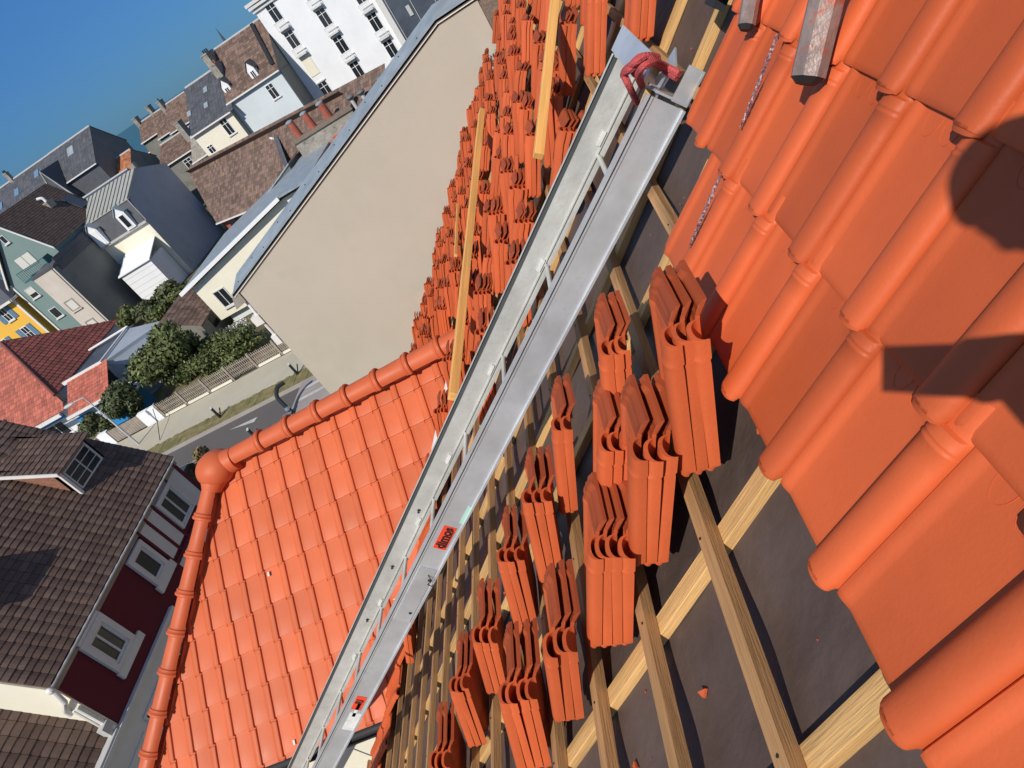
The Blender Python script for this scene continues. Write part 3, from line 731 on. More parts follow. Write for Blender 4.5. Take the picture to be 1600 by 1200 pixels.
# red rope lashed round the head
rope = thing('rope', 'red rope knotted round the top end of the aluminium track', 'rope', rp(0.3, 3.0, -0.7))
def wob(pts, n=6, amp=0.004):
    out = []
    for i in range(len(pts)-1):
        for k in range(n): out.append(V(pts[i]).lerp(V(pts[i+1]), k/n))
    out.append(V(pts[-1])); 
    for it in range(3): out = [out[0]] + [(out[i-1]+out[i]*2+out[i+1])/4 for i in range(1, len(out)-1)] + [out[-1]]
    return out
strands = [
 [(1058, 122, .76), (1036, 108, .72), (1018, 92, .66), (1000, 96, .62), (985, 108, .60), (974, 116, .60), (982, 132, .62), (995, 160, .70)],
 [(1062, 116, .76), (1040, 104, .72), (1022, 96, .65), (1004, 104, .61), (996, 118, .62), (1003, 134, .68)],
 [(1028, 90, .68), (1010, 86, .63), (992, 98, .60), (976, 110, .60), (974, 118, .62)],
 [(1030, 98, .69), (1014, 90, .64), (1000, 88, .62), (988, 100, .61), (990, 114, .64), (998, 118, .68)],
]
b = MB()
def dpt(px, py, d):
    r = CR*((px-800)/FPX) + CD*((py-600)/FPX) + CF; return C0 + r*(-d/(r.dot(NN)))
for st in strands: b.tube(wob([dpt(*q) for q in st]), 0.0125, 8)
part('rope_strand', b, M['rope'], rope, smooth=True)

# yellow laths lying over the piles
def lath(name, a, c, da, dc, wdt, th, label):
    p0 = dpt(a[0], a[1], da); p1 = dpt(c[0], c[1], dc)
    o = beam(name, p0, p1, YY, wdt, th, M['lath'], None, up=NN); tag(o, label, 'timber lath'); return o
lath('timber_lath', (757, 175), (715, 622), 0.60, 0.60, 0.075, 0.062, 'longest yellow lath lying over the tile piles near the gable wall')
lath('timber_lath', (880, -60), (849, 246), 0.56, 0.60, 0.045, 0.050, 'yellow lath lying on the piles just left of the track top')
lath('timber_lath', (717, 320), (714, 400), 0.62, 0.62, 0.035, 0.03, 'shortest pale lath at the edge of the tile piles')

# worn octagonal steel bars hanging over the laid tiles
def oct_bar(p0, p1, r, label):
    t = thing('steel_bar', label, 'metal bar', p0); d = (V(p1)-V(p0)).normalized()
    b = MB(); b.tube([p0, p1], r, 8); part('shaft', b, M['bar'], t)
    b = MB(); b.tube([V(p0) - d*0.012, V(p0)], r*0.93, 8, [r*0.6, r*0.93]); part('tip', b, M['dark'], t)
oct_bar(dpt(1262, 122, 0.735), dpt(1305, -60, 0.705), 0.036, 'large worn steel bar with red paint flecks over the laid tiles')
oct_bar(dpt(1166, 40, 0.745), dpt(1184, -60, 0.725), 0.023, 'smaller grey steel bar at the top edge, left of the large one')
# speckled twisted cords
for pts, lab in [([(1222, 56, .772), (1208, 92, .768), (1190, 138, .766), (1176, 172, .768), (1163, 202, .770)], 'speckled twisted cord lying on the upper laid tiles below the steel bars'),
                 ([(1133, 275, .772), (1118, 308, .768), (1102, 344, .768), (1090, 372, .770), (1083, 388, .772)], 'speckled twisted cord lying on the lower laid tiles near the underlay')]:
    P = wob([dpt(*q) + NN*0.012 for q in pts], 8); n_ = len(P); b = MB()
    for ph in (0, math.pi):
        Q = [p + YY*0.0022*math.cos(i*0.9+ph) + NN*0.0022*math.sin(i*0.9+ph) for i, p in enumerate(P)]
        b.tube(Q, 0.004, 5, [0.001 + 0.0030*math.sin(math.pi*min(0.95, 0.10+0.9*(i/n_)))**0.8*(1-0.5*i/n_) for i in range(n_)])
    tag(part('cord', b, M['cord'], smooth=True), lab, 'cord')
# black clamp at the very top
b = MB(); b.obb(dpt(1122, -4, 0.80), SL*0.03, YY*0.05, NN*0.02); b.tube([dpt(1122, -4, 0.79), dpt(1150, -40, 0.74)], 0.012, 8)
tag(part('clamp', b, M['dark']), 'black metal clamp on the yellow counter batten at the top edge', 'clamp')
# foil crumple at the foot of the brown wall
b = MB()
c = at(774, 98, 'y', 12.0)
for k in range(46):
    a = V((R.gauss(0,1), R.gauss(0,1), R.gauss(0,1))).normalized(); q = c + V((R.uniform(-.13,.13), R.uniform(-.1,.05), R.uniform(-.2,.2)))
    b.prism([q + a*0.07, q + a.cross(V((0,0,1)))*0.05, q - a*0.05], a.cross(V((1,0,0)))*0.004)
tag(part('crumpled_foil', b, M['wires']), 'crumpled silver foil at the top corner of the beige wall', 'foil')

# ------------------------------------------------------------------ building kit
def window(par, O, U, W, H, Nr, fm='trim', fr=0.06, nv=1, nh=0, trans=0.0, sill=True, pane='glass', surround=0.0, sm='trim', out=0.03, name='window', blind=0.0):
    O = V(O); U = V(U).normalized(); Z = V((0, 0, 1)); Nr = V(Nr).normalized()
    b = MB()
    def bar(u0, u1, z0, z1, d0, d1): b.obb(O + U*(u0+u1)/2 + Z*(z0+z1)/2 + Nr*(d0+d1)/2, U*(u1-u0)/2, Z*(z1-z0)/2, Nr*(d1-d0)/2)
    bar(0, fr, 0, H, 0.0, out); bar(W-fr, W, 0, H, 0.0, out); bar(fr, W-fr, H-fr, H, 0.0, out); bar(fr, W-fr, 0, fr, 0.0, out)
    for k in range(nv): x = W*(k+1)/(nv+1); bar(x-fr*0.4, x+fr*0.4, fr, H-fr, 0.004, out*0.85)
    for k in range(nh): z = H*(k+1)/(nh+1); bar(fr, W-fr, z-fr*0.25, z+fr*0.25, 0.005, out*0.8)
    if trans: bar(fr, W-fr, H*trans-fr*0.4, H*trans+fr*0.4, 0.006, out*0.9)
    o = part(name, b, M[fm], par)
    p = MB(); p.obb(O + U*W/2 + Z*H/2 + Nr*0.003, U*(W/2-fr*0.5), Z*(H/2-fr*0.5), Nr*0.0028); part('pane', p, M[pane], o)
    if blind:
        p = MB(); p.obb(O + U*W/2 + Z*(H - H*blind/2) + Nr*0.009, U*(W/2-fr), Z*(H*blind/2-fr*0.3), Nr*0.003); part('blind', p, M['curtain'], o)
    if sill:
        s = MB(); s.obb(O + U*W/2 - Z*0.05 + Nr*0.06, U*(W/2+0.07), Z*0.045, Nr*0.06); part('sill', s, M[sm], o)
    if surround:
        s = MB(); q = surround
        def sb(u0, u1, z0, z1): s.obb(O + U*(u0+u1)/2 + Z*(z0+z1)/2 + Nr*(out+0.03)/2, U*(u1-u0)/2, Z*(z1-z0)/2, Nr*(out+0.03)/2)
        sb(-q, 0, -q*0.6, H+q); sb(W, W+q, -q*0.6, H+q); sb(0, W, H, H+q); sb(0, W, -q*0.6, 0)
        part('surround', s, M[sm], o)
    return o
def tiles_on(P0, U, Vv, lu, lv, w_, g_, t_=0.02, curve=0.0, clip=None, jit=0.006):
    """rows of lapped tiles on a slope: P0 lower-left corner at the eave, U along it, Vv up the slope"""
    P0 = V(P0); U = V(U).normalized(); Vv = V(Vv).normalized(); Nr = U.cross(Vv); Nr = Nr if Nr.z > 0 else -Nr
    b = MB(); nu = int(math.ceil(lu/w_)); nv = int(math.ceil(lv/g_))
    rr = random.Random(int(lu*1000+lv*77))
    for j in range(nv):
        for i in range(nu):
            u0 = i*w_ + 0.0; u1 = u0 + w_*0.965; v0 = j*g_ + rr.uniform(-jit, jit); v1 = min((j+1)*g_ + g_*0.10, lv+0.03)
            h0 = t_ + rr.uniform(-jit, jit)*0.5; h1 = 0.002
            b.cur = rr.random()
            prs = [(u0, 0), ((u0*2+u1)/3, curve), ((u0+u1*2)/3, curve), (u1, 0)] if curve else [(u0, 0), (u1, 0)]
            lo = [P0 + U*u + Vv*v0 + Nr*(h0+c) for u, c in prs]; up_ = [P0 + U*u + Vv*v1 + Nr*(h1+c) for u, c in prs]
            base = [P0 + U*u + Vv*v0 + Nr*(-0.004) for u, c in prs]
            bs = [P0 + U*u + Vv*v1 + Nr*(-0.004) for u, c in prs]
            n = len(prs)
            for k in range(n-1):
                b.poly([lo[k], lo[k+1], up_[k+1], up_[k]]); b.poly([base[k], base[k+1], lo[k+1], lo[k]])
            b.poly([base[0], lo[0], up_[0], bs[0]]); b.poly([lo[-1], base[-1], bs[-1], up_[-1]])
    b.cur = 0.5
    if clip: b.clip(clip)
    return b
def slab(pts, th=0.06):
    b = MB(); pts = [V(p) for p in pts]; n = (pts[1]-pts[0]).cross(pts[2]-pts[0]).normalized(); n = n if n.z > 0 else -n
    b.prism([p - n*0.006 for p in pts], -n*th); return b
def chimney(par, x, y, z0, z1, wx=0.5, wy=0.5, pots=2, m='chimney', pm='brick', name='chimney'):
    b = MB(); b.box(x-wx/2, x+wx/2, y-wy/2, y+wy/2, z0, z1); b.box(x-wx/2-0.05, x+wx/2+0.05, y-wy/2-0.05, y+wy/2+0.05, z1-0.16, z1-0.04)
    o = part(name, b, M[m], par)
    for k in range(pots):
        c = MB(); px = x - wx/2 + wx*(k+0.5)/pots
        c.tube([(px, y, z1-0.02), (px, y, z1+0.34)], 0.09, 10, [0.10, 0.08]); part('chimney_pot', c, M[pm], o, smooth=True)
    return o

# ------------------------------------------------------------------ beige gable building next door
YB = 12.1
gb = thing('gable_building', 'tall beige rendered gable wall with a zinc coping, joined to the battened roof', 'building', (-4, YB, 0))
b = MB()
prof_b = [(-7.30, YB, 0), (-7.30, YB, 8.72), (-1.42, YB, 10.80), (-0.74, YB, 10.80), (-0.74, YB, 0)]
b.prism(prof_b, (0, 4.6, 0)); part('wall', b, M['render'], gb)
b = MB()
cop = [(-7.44, 8.70), (-1.45, 10.835), (-0.6, 10.85)]
def coping(b, pts, y0, y1, th, lift=0.0):
    for (xa, za), (xb, zb) in zip(pts[:-1], pts[1:]):
        b.prism([(xa, y0, za+lift), (xb, y0, zb+lift), (xb, y0, zb+lift+th), (xa, y0, za+lift+th)], (0, y1-y0, 0))

for (xa, za), (xb, zb) in zip(cop[:-1], cop[1:]):
    b.faces([(xa, YB-0.05, za+0.045), (xb, YB-0.05, zb+0.045), (xb, YB+0.60, zb+0.20), (xa, YB+0.60, za+0.20), (xa, YB-0.05, za+0.01), (xb, YB-0.05, zb+0.01), (xb, YB+0.60, zb+0.01), (xa, YB+0.60, za+0.01)], [(0,3,2,1),(4,5,6,7),(0,1,5,4),(1,2,6,5),(2,3,7,6),(3,0,4,7)])
pass; coping(b, cop, YB-0.050, YB-0.046, 0.055, 0.012); part('coping', b, M['zinc'], gb)
b = MB(); coping(b, cop, YB-0.035, YB-0.004, 0.06, -0.022); part('fascia', b, M['cream'], gb)
for k in range(13):
    t = 0.03 + k*0.075; xa = -7.44 + 5.99*t; za = 8.70 + 2.135*t
    b = MB(); b.ball((xa, YB+0.16 + 0.22*(k % 2), za+0.045+0.055+0.052*(k % 2)), 0.016, 0.016, 0.01, 8, 4); part('nail', b, M['dark'], gb)
b = MB(); coping(b, [(-7.15, 8.80), (-1.6, 10.78)], YB+0.64, YB+1.5, 0.02, 0.06); part('flashing', b, M['zinc_pale'], gb)
b = MB(); b.tube([(-7.40, YB+0.15, 8.68), (-7.38, YB+0.06, 8.15), (-7.38, YB+0.06, 7.55)], 0.035, 8)
b.box(-7.52, -7.32, YB-0.02, YB+0.18, 7.95, 8.15); b.box(-7.46, -7.33, YB, YB+0.2, 7.40, 7.62); part('downpipe', b, M['gut_w'], gb)
b = MB(); b.prism([(-7.60, YB-0.02, 8.45), (-7.32, YB-0.02, 8.50), (-7.32, YB-0.02, 8.74), (-7.50, YB-0.02, 8.70)], (0, 0.35, 0)); part('eave_end', b, M['chimney'], gb)
b = MB(); b.box(-0.735, 6.0, YB+0.02, YB+5.0, 0, 18.0); tag(part('side_block', b, M['rough_wall']), 'rough brown rendered block rising beside the beige gable', 'building')

# ------------------------------------------------------------------ half timbered maroon house (lower left)
hh = thing('half_timbered_house', 'maroon and white half timbered house with a dark brown tiled roof, across the alley', 'house', (-15, 9.7, 0))
XF = -12.0; YN, YF = 6.85, 12.55; TA = math.atan(1.10)
b = MB(); b.prism([(XF, YN+0.01, 0), (XF, YN+0.01, 5.96), (-14.45, YN+0.01, 8.62), (-16.9, YN+0.01, 5.96), (-16.9, YN+0.01, 0)], (0, YF-YN-0.02, 0)); part('wall', b, M['maroon'], hh)
up = V((-math.cos(TA), 0, math.sin(TA)))
LR = 2.45/math.cos(TA) + 0.32
part('roof', tiles_on((XF+0.03, YN-0.07, 5.965), (0, 1, 0), up, YF-YN+0.10, LR-0.25, 0.235, 0.128, 0.018, 0.010), M['brown'], hh)
part('roof_back', slab([(-14.45, YN-0.1, 8.70), (-14.45, YF+0.15, 8.70), (-17.1, YF+0.15, 5.78), (-17.1, YN-0.1, 5.78)]), M['brown_flat'], hh)
b = MB(); b.prism([(XF+0.03, YN-0.06, 5.90), (XF+0.03, YF+0.02, 5.90), (-14.4, YF+0.02, 8.58), (-14.4, YN-0.06, 8.58)], (0, 0, -0.09)); part('roof_deck', b, M['fence'], hh)
b = MB(); b.tube([(XF+0.05, YN-0.10, 5.93), (XF+0.05, YF+0.05, 5.93)], 0.028, 10); part('gutter', b, M['lamp'], hh, smooth=True)
b = MB(); b.box(-16.9, XF-0.02, YN-0.03, YN, 0, 5.90); b.prism([(XF-0.02, YN-0.03, 5.9), (-14.45, YN-0.03, 8.55), (-16.9, YN-0.03, 5.9)], (0, 0.03, 0)); part('gable_wall', b, M['cream'], hh)
b = MB(); b.tube([(XF+0.06, YN-0.10, 5.90), (XF+0.04, YN-0.16, 5.60), (XF-0.28, YN-0.10, 5.35), (XF-0.30, YN-0.09, 5.20)], 0.05, 10); part('downpipe_elbow', b, M['gut_w'], hh, smooth=True)
b = MB(); b.tube([(XF-0.06, YN-0.09, 5.30), (XF-0.06, YN-0.09, 4.62), (XF+0.02, YN-0.10, 4.50)], 0.042, 10); b.tube([(XF-0.20, YN-0.08, 5.25), (XF-0.20, YN-0.08, 4.65)], 0.03, 8); part('downpipe', b, M['gut_w'], hh, smooth=True)
b = MB(); b.ball((XF+0.05, YN-0.12, 5.93), 0.075, 0.06, 0.07, 10, 6); part('gutter_end', b, M['gut_w'], hh)
# windows of the upper floor, seen in the shade
def ywin(y0, y1, z0, z1, **k): return window(hh, (XF+0.012, y1, z0), (0, -1, 0), y1-y0, z1-z0, (1, 0, 0), **k)
ywin(7.72, 8.24, 5.00, 5.70, surround=0.13, nv=1, sill=False, fr=0.05, out=0.04)
ywin(9.66, 10.10, 5.00, 5.68, surround=0.10, nv=0, sill=False, fr=0.05, out=0.04)
ywin(11.22, 11.86, 4.98, 5.74, surround=0.07, nv=1, sill=False, fr=0.05, out=0.04)
for (y0, y1, z0, z1) in [(7.56, 8.50, 4.74, 4.915), (9.5, 10.28, 4.74, 4.935), (7.62, 8.36, 5.835, 5.90)]:
    b = MB(); b.box(XF+0.013, XF+0.075, y0, y1, z0, z1); part('window_sill', b, M['trim'], hh)
# white infill between maroon timbers
b = MB()
for (y0, y1) in [(10.36, 10.66), (10.74, 11.06)]: b.box(XF+0.002, XF+0.016, y0, y1, 4.84, 5.94)
for (y0, y1, z0, z1) in [(11.96, 12.40, 4.84, 5.94), (10.74, 11.20, 4.30, 4.66), (11.28, 11.72, 4.22, 4.66), (11.80, 12.4, 4.22, 4.66), (10.36, 10.66, 4.44, 4.66)]:
    b.box(XF+0.002, XF+0.016, y0, y1, z0, z1)
part('infill_panel', b, M['trim'], hh)
b = MB()
for y in (10.32, 10.70, 11.10, 11.92, 12.44): b.box(XF+0.003, XF+0.035, y-0.035, y+0.035, 4.72, 5.94)
b.box(XF+0.003, XF+0.040, 10.2, 12.5, 4.66, 4.76); b.box(XF+0.003, XF+0.036, 10.2, 12.5, 4.14, 4.22)
for y in (10.70, 11.24, 11.76, 12.44): b.box(XF+0.003, XF+0.034, y-0.03, y+0.03, 4.20, 4.68)
part('timber_frame', b, M['maroon'], hh)
# ground floor: pale wall standing forward with a paned strip of windows
b = MB(); b.box(XF-0.5, XF+0.05, 5.2, 9.30, 0, 4.38); b.box(XF+0.002, XF+0.10, 5.1, 9.36, 4.38, 4.46); part('ground_floor', b, M['trim'], hh)
window(hh, (XF+0.06, 8.85, 3.45), (0, -1, 0), 1.75, 0.62, (1, 0, 0), nv=5, nh=0, sill=False, fr=0.045, out=0.03)
b = MB(); b.box(XF+0.055, XF+0.08, 5.3, 6.9, 0.4, 3.95); part('side_panel', b, M['trim'], hh)
# lower extension towards the camera
T2 = math.atan(1.20); up2 = V((-math.cos(T2), 0, math.sin(T2)))
part('extension_roof', tiles_on((XF-0.10, 2.5, 4.50), (0, 1, 0), up2, YN-2.52, 3.2, 0.26, 0.150, 0.018, 0.010), M['brown'], hh)
b = MB(); b.prism([(XF-0.10, 2.5, 4.42), (XF-0.10, YN-0.04, 4.42), (XF-2.2, YN-0.04, 6.94), (XF-2.2, 2.5, 6.94)], (0, 0, -0.10)); b.box(-15, XF-0.25, 2.6, YN-0.04, 0, 4.25); part('extension_wall', b, M['maroon'], hh)
b = MB(); b.box(XF-0.12, XF+0.08, 2.4, 6.72, 4.40, 4.50); b.box(XF-0.12, XF+0.02, 6.60, 6.80, 4.30, 4.72); part('extension_gutter', b, M['lamp'], hh)
def dormer(par, y0, y1, x, z0, z1, back, cheek='shingle', rise=0.5, over=0.10):
    d = MB(); d.box(x-0.12, x, y0, y1, z0-0.2, z1); o = part('dormer', d, M['lamp'], par)
    s = MB()
    pass
    for yy in (y0, y1-0.05):
        s = MB(); s.prism([(x, yy, z0-0.05), (x, yy, z1), (x-back, yy, z1+rise*back), (x-back, yy, z0+1.1*back)], (0, 0.05, 0)); part('cheek', s, M[cheek], o)
    tr = math.atan(rise); part('dormer_roof', tiles_on((x+0.14, y0-over, z1-0.02), (0, 1, 0), (-math.cos(tr), 0, math.sin(tr)), y1-y0+2*over, back/math.cos(tr)+0.2, 0.235, 0.128, 0.018, 0.010), M['brown'], o)
    e = MB(); e.prism([(x+0.15, y0-over-0.03, z1-0.06), (x+0.15, y0-over-0.03, z1+0.02), (x-back, y0-over-0.03, z1+rise*(back+0.15)+0.02), (x-back, y0-over-0.03, z1+rise*(back+0.15)-0.06)], (0, 0.03, 0)); part('bargeboard', e, M['gut_w'], o)
    e = MB(); e.prism([(x+0.05, y0-0.03, z0-0.05), (x+0.05, y0+0.05, z0-0.05), (x+0.05, y0+0.05, z1), (x+0.05, y0-0.03, z1)], (-0.05, 0, 0)); part('corner_board', e, M['gut_w'], o)
    window(o, (x+0.004, y1-0.10, z0+0.02), (0, -1, 0), y1-y0-0.2, z1-z0-0.12, (1, 0, 0), nv=1, nh=2, sill=False, fr=0.035, out=0.03)
    return o
dormer(hh, 11.03, 12.20, -12.87, 6.96, 7.62, 1.35)
dormer(hh, 7.45, 8.40, -13.15, 7.22, 7.80, 1.1)
dormer(hh, 4.55, 5.45, -13.55, 5.95, 6.35, 1.6)

# ------------------------------------------------------------------ street furniture
fn = thing('picket_fence', 'long weathered picket fence on a low white plinth beside the pavement', 'fence', (-22, 29.8, 0))
XS = [-26.42 + 1.585*k for k in range(12)]
for k, x in enumerate(XS):
    b = MB(); b.box(x-0.05, x+0.05, 29.74, 29.86, 0.1, 1.06); part('post', b, M['fence'], fn)
    if k == len(XS)-1: break
    b = MB()
    for i in range(13):
        px = x + 0.10 + i*0.1155; b.box(px, px+0.045, 29.78, 29.80, 0.24, 1.0 + 0.02*math.sin(i*2.1))
    for z in (0.34, 0.58, 0.82): b.box(x+0.05, x+1.535, 29.801, 29.825, z, z+0.05)
    part('picket_panel', b, M['fence'], fn)
    if k not in (3, 6):
        b = MB(); b.box(x+0.10, x+1.50, 29.70, 29.86, 0.125, 0.235); part('plinth', b, M['cream'], fn)
gt = thing('driveway_gate', 'grey wooden gate between two white pillars', 'gate', (-29.0, 29.8, 0))
for (x0, x1) in ((-27.72, -26.50), (-30.66, -29.98)):
    b = MB(); b.box(x0, x1, 29.72, 29.98, 0, 0.96); part('pillar', b, M['white'], gt)
b = MB()
for k in range(14): b.box(-29.95 + k*0.159, -29.95 + k*0.159 + 0.145, 29.79, 29.82, 0.12, 0.90)
b.box(-29.95, -27.75, 29.825, 29.86, 0.22, 0.32); b.box(-29.95, -27.75, 29.825, 29.86, 0.70, 0.80); part('gate_leaf', b, M['fence'], gt)
gw = thing('garden_wall', 'low pale wall left of the white gate pillars', 'wall', (-33, 29.9, 0))
b = MB(); b.box(-38, -30.72, 29.80, 29.95, 0, 0.45); part('masonry', b, M['pave'], gw)
b = MB()
for k in range(20): b.box(-37.9 + k*0.36, -37.9 + k*0.36 + 0.05, 29.85, 29.88, 0.45, 0.85)
b.box(-38, -30.72, 29.84, 29.89, 0.83, 0.87); part('railing', b, M['fence'], gw)
def bollard(x, y, label):
    t = thing('bollard', label, 'bollard', (x, y, 0), 'bollards along the grass verge')
    b = MB(); b.box(x-0.045, x+0.045, y-0.045, y+0.045, 0.1, 0.76); part('post', b, M['blackmetal'], t)
    b = MB(); b.prism([(x-0.055, y-0.055, 0.76), (x+0.055, y-0.055, 0.76), (x+0.055, y+0.055, 0.80), (x-0.055, y+0.055, 0.80)], (0, 0, 0.03)); part('top', b, M['lamp'], t)
    b = MB(); b.tube([(x, y, 0.12), (x+0.25, y+0.15, 0.55)], 0.03, 6); part('brace', b, M['blackmetal'], t)
bollard(-21.24, 26.35, 'dark bollard on the grass verge nearer the road arrow')
bollard(-16.7, 26.7, 'dark bollard by the corner of the beige gable building')
bollard(-17.7, 22.6, 'small dark bollard on the near side of the road, above the orange ridge')
lp = thing('street_lamp', 'pale grey street lamp with a bent arm in front of the gate', 'street lamp', (-27.5, 28.1, 0))
b = MB(); b.tube([(-27.5, 28.1, 0.12), (-27.5, 28.1, 2.3), (-27.5, 28.1, 2.35), (-27.52, 28.1, 3.70)], 0.05, 10, [0.06, 0.055, 0.035, 0.03]); part('pole', b, M['lamp'], lp, smooth=True)
b = MB(); b.tube([(-27.5, 28.1, 2.20), (-27.5, 28.1, 2.42)], 0.09, 10); part('collar', b, M['lamp'], lp)
b = MB(); b.tube([(-27.52, 28.1, 3.68), (-28.1, 28.05, 3.72)], 0.025, 8); part('arm', b, M['lamp'], lp)
b = MB(); b.ball((-28.45, 28.02, 3.70), 0.36, 0.13, 0.09, 14, 8); part('lamp_head', b, M['lamp'], lp, smooth=True)
sc = thing('black_post', 'black bent post with a chrome fitting at the corner of the paved area', 'post', (-16.3, 23.4, 0))
b = MB(); b.tube(wob([(-15.95, 23.25, 0.0), (-16.2, 23.5, 0.55), (-16.35, 23.7, 1.0), (-16.2, 24.0, 1.25), (-15.9, 24.2, 1.2)], 5), 0.09, 10); part('shaft', b, M['blackmetal'], sc, smooth=True)
b = MB(); b.ball((-16.15, 23.40, 0.42), 0.13, 0.13, 0.10, 10, 6); b.tube([(-16.0, 23.2, 0.30), (-16.5, 23.3, 0.24)], 0.04, 8); part('fitting', b, M['chrome'], sc)
wr = MB(); wr.tube([(-26.5, 29.6, 0.9), (-26.0, 28.5, 0.5), (-25.6, 27.3, 0.14)], 0.018, 6)
tag(part('guy_wire', wr, M['dark']), 'thin dark cable slanting from the fence post to the pavement', 'cable')
# parked dark car and a planter partly hidden by the wing
pc = thing('parked_car', 'dark parked car half hidden behind the orange hip cap', 'car', (-20.6, 20.3, 0))
b = MB(); CX, CY = -21.4, 20.3
cp = [(-1.9,0.35),(-1.95,0.72),(-1.35,0.88),(-0.75,1.36),(0.75,1.39),(1.35,0.95),(1.95,0.80),(2.0,0.38)]
b.prism([(CX, CY + y, z) for y, z in cp], (1.65, 0, 0)); part('body', b, M['carpaint'], pc)
for y in (CY-1.2, CY+1.2):
    for x in (CX+0.05, CX+1.6):
        b = MB(); b.tube([(x-0.09, y, 0.32), (x+0.09, y, 0.32)], 0.32, 16); part('wheel', b, M['dark'], pc, smooth=True)
b = MB(); b.prism([(CX+0.15, CY+0.80, 1.34), (CX+0.15, CY+1.30, 0.98), (CX+1.50, CY+1.30, 0.98), (CX+1.50, CY+0.80, 1.34)], (0, 0.012, 0.014)); part('windscreen', b, M['glass'], pc)
b = MB(); b.prism([(CX+0.15, CY-0.80, 1.33), (CX+0.15, CY-1.28, 0.93), (CX+1.50, CY-1.28, 0.93), (CX+1.50, CY-0.80, 1.33)], (0, -0.012, 0.014)); part('rear_window', b, M['glass'], pc)

# ------------------------------------------------------------------ plants
def foliage(name, label, cat, c, rad, n, m='foliage', leaf=0.14, clumps=9, trunk=True, group=None, z0=0.0, seed=1):
    rr = random.Random(seed); c = V(c)
    t = thing(name, label, cat, (c.x, c.y, z0), group)
    b = MB(); cl = []
    for k in range(clumps):
        a = rr.uniform(0, 2*math.pi); q = rr.uniform(0.15, 0.75)
        cl.append((c + V((math.cos(a)*rad[0]*q, math.sin(a)*rad[1]*q, rr.uniform(-0.55, 0.65)*rad[2])), rr.uniform(0.32, 0.55)))
    for k in range(n):
        cc, q = cl[rr.randrange(clumps)]
        d = V((rr.gauss(0,1), rr.gauss(0,1), rr.gauss(0,1))).normalized(); ra = rr.uniform(0.55, 1.08)
        p = cc + V((d.x*rad[0]*q*ra, d.y*rad[1]*q*ra, d.z*rad[2]*q*ra))
        if p.z < z0 + 0.05: continue
        a = V((rr.gauss(0,1), rr.gauss(0,1), rr.gauss(0,1))).normalized(); a2 = (a.cross(d) + d*0.15).normalized(); s = leaf*rr.uniform(0.5, 1.2)
        b.cur = min(1, max(0, rr.gauss(0.45, 0.25)))
        b.poly([p + a*s, p + a2*s*0.55, p - a*s, p - a2*s*0.55])
    b.cur = 0.5
    me = b.mesh('foliage', M[m], merge=False)
    part('crown', me, M[m], t)
    tb = MB()
    if trunk:
        tb.tube([(c.x, c.y, z0), (c.x+0.05, c.y, z0 + (c.z-z0)*0.5), (c.x, c.y+0.05, c.z)], 0.1, 7, [0.14, 0.10, 0.05])
        for q in cl[:5]: tb.tube([(c.x, c.y, z0 + (c.z-z0)*0.45), (V((c.x, c.y, c.z)) + q[0])/2, q[0]], 0.04, 5, [0.07, 0.045, 0.02])
        part('trunk', tb, M['bark'], t)
    return t
G1 = 'garden shrubs behind the picket fence'
foliage('tree', 'largest bushy green tree behind the picket fence', 'tree', (-26.1, 33.6, 1.7), (2.3, 2.0, 1.6), 14000, leaf=0.15, clumps=16, group=G1, seed=3)
foliage('shrub', 'dark bush between the large tree and the white gate pillar', 'shrub', (-29.8, 31.6, 1.2), (1.9, 1.3, 1.25), 7000, m='foliage_d', leaf=0.13, clumps=10, group=G1, seed=4)
foliage('shrub', 'green hedge against the picket fence, right part', 'hedge', (-22.6, 32.0, 0.85), (2.9, 1.4, 0.95), 9000, leaf=0.11, clumps=14, group=G1, seed=5)
foliage('shrub', 'ragged olive bush by the grey shed', 'shrub', (-29.4, 38.3, 0.9), (2.2, 1.8, 1.1), 6000, leaf=0.14, clumps=10, group=G1, seed=6)
foliage('shrub', 'dark shrub between the large tree and the shed doorway', 'shrub', (-24.6, 33.9, 0.75), (1.5, 1.4, 0.9), 4500, m='foliage_d', leaf=0.12, clumps=7, group=G1, seed=7)
foliage('shrub', 'bushes at the foot of the tall grey cladding gable', 'shrub', (-35.6, 49.5, 0.9), (2.6, 2.6, 1.1), 7000, m='foliage_d', leaf=0.17, clumps=12, seed=8)
foliage('shrub', 'light green bush by the white annex', 'shrub', (-33.5, 47.0, 1.0), (2.0, 2.0, 1.0), 4000, leaf=0.15, clumps=8, seed=9)
foliage('shrub', 'shrub in the corner of the pale plaster house', 'shrub', (-40.0, 50.5, 0.9), (1.6, 1.6, 1.1), 3500, leaf=0.15, clumps=8, seed=10)
foliage('tree', 'round leafy tree in front of the blue and white veranda, far left', 'tree', (-42.2, 37.4, 1.3), (1.9, 1.7, 1.6), 7000, leaf=0.13, clumps=10, seed=11)
foliage('shrub', 'shrub between the red tiled roof and the street lamp', 'shrub', (-31.9, 31.6, 0.9), (1.2, 0.9, 0.9), 3500, m='foliage_d', leaf=0.11, clumps=6, seed=12)
foliage('dry_plant', 'dry brown plant beside the parked dark car', 'plant', (-19.3, 21.3, 1.0), (0.55, 0.5, 0.6), 900, m='plantdry', leaf=0.16, clumps=4, seed=13)
b = MB(); b.ball((-20.6, 33.6, 0.45), 0.9, 0.7, 0.4, 12, 6)
ws = MB(); rr = random.Random(4)
for k in range(900):
    p = V((-23.3 + rr.gauss(0, 0.5), 35.2 + rr.gauss(0, 0.45), 0.35 + rr.random()*0.55)); a = V((rr.gauss(0,1), rr.gauss(0,1), rr.gauss(0,1))).normalized()
    ws.poly([p, p + a*0.10, p + a.cross(V((0,0,1)))*0.08])
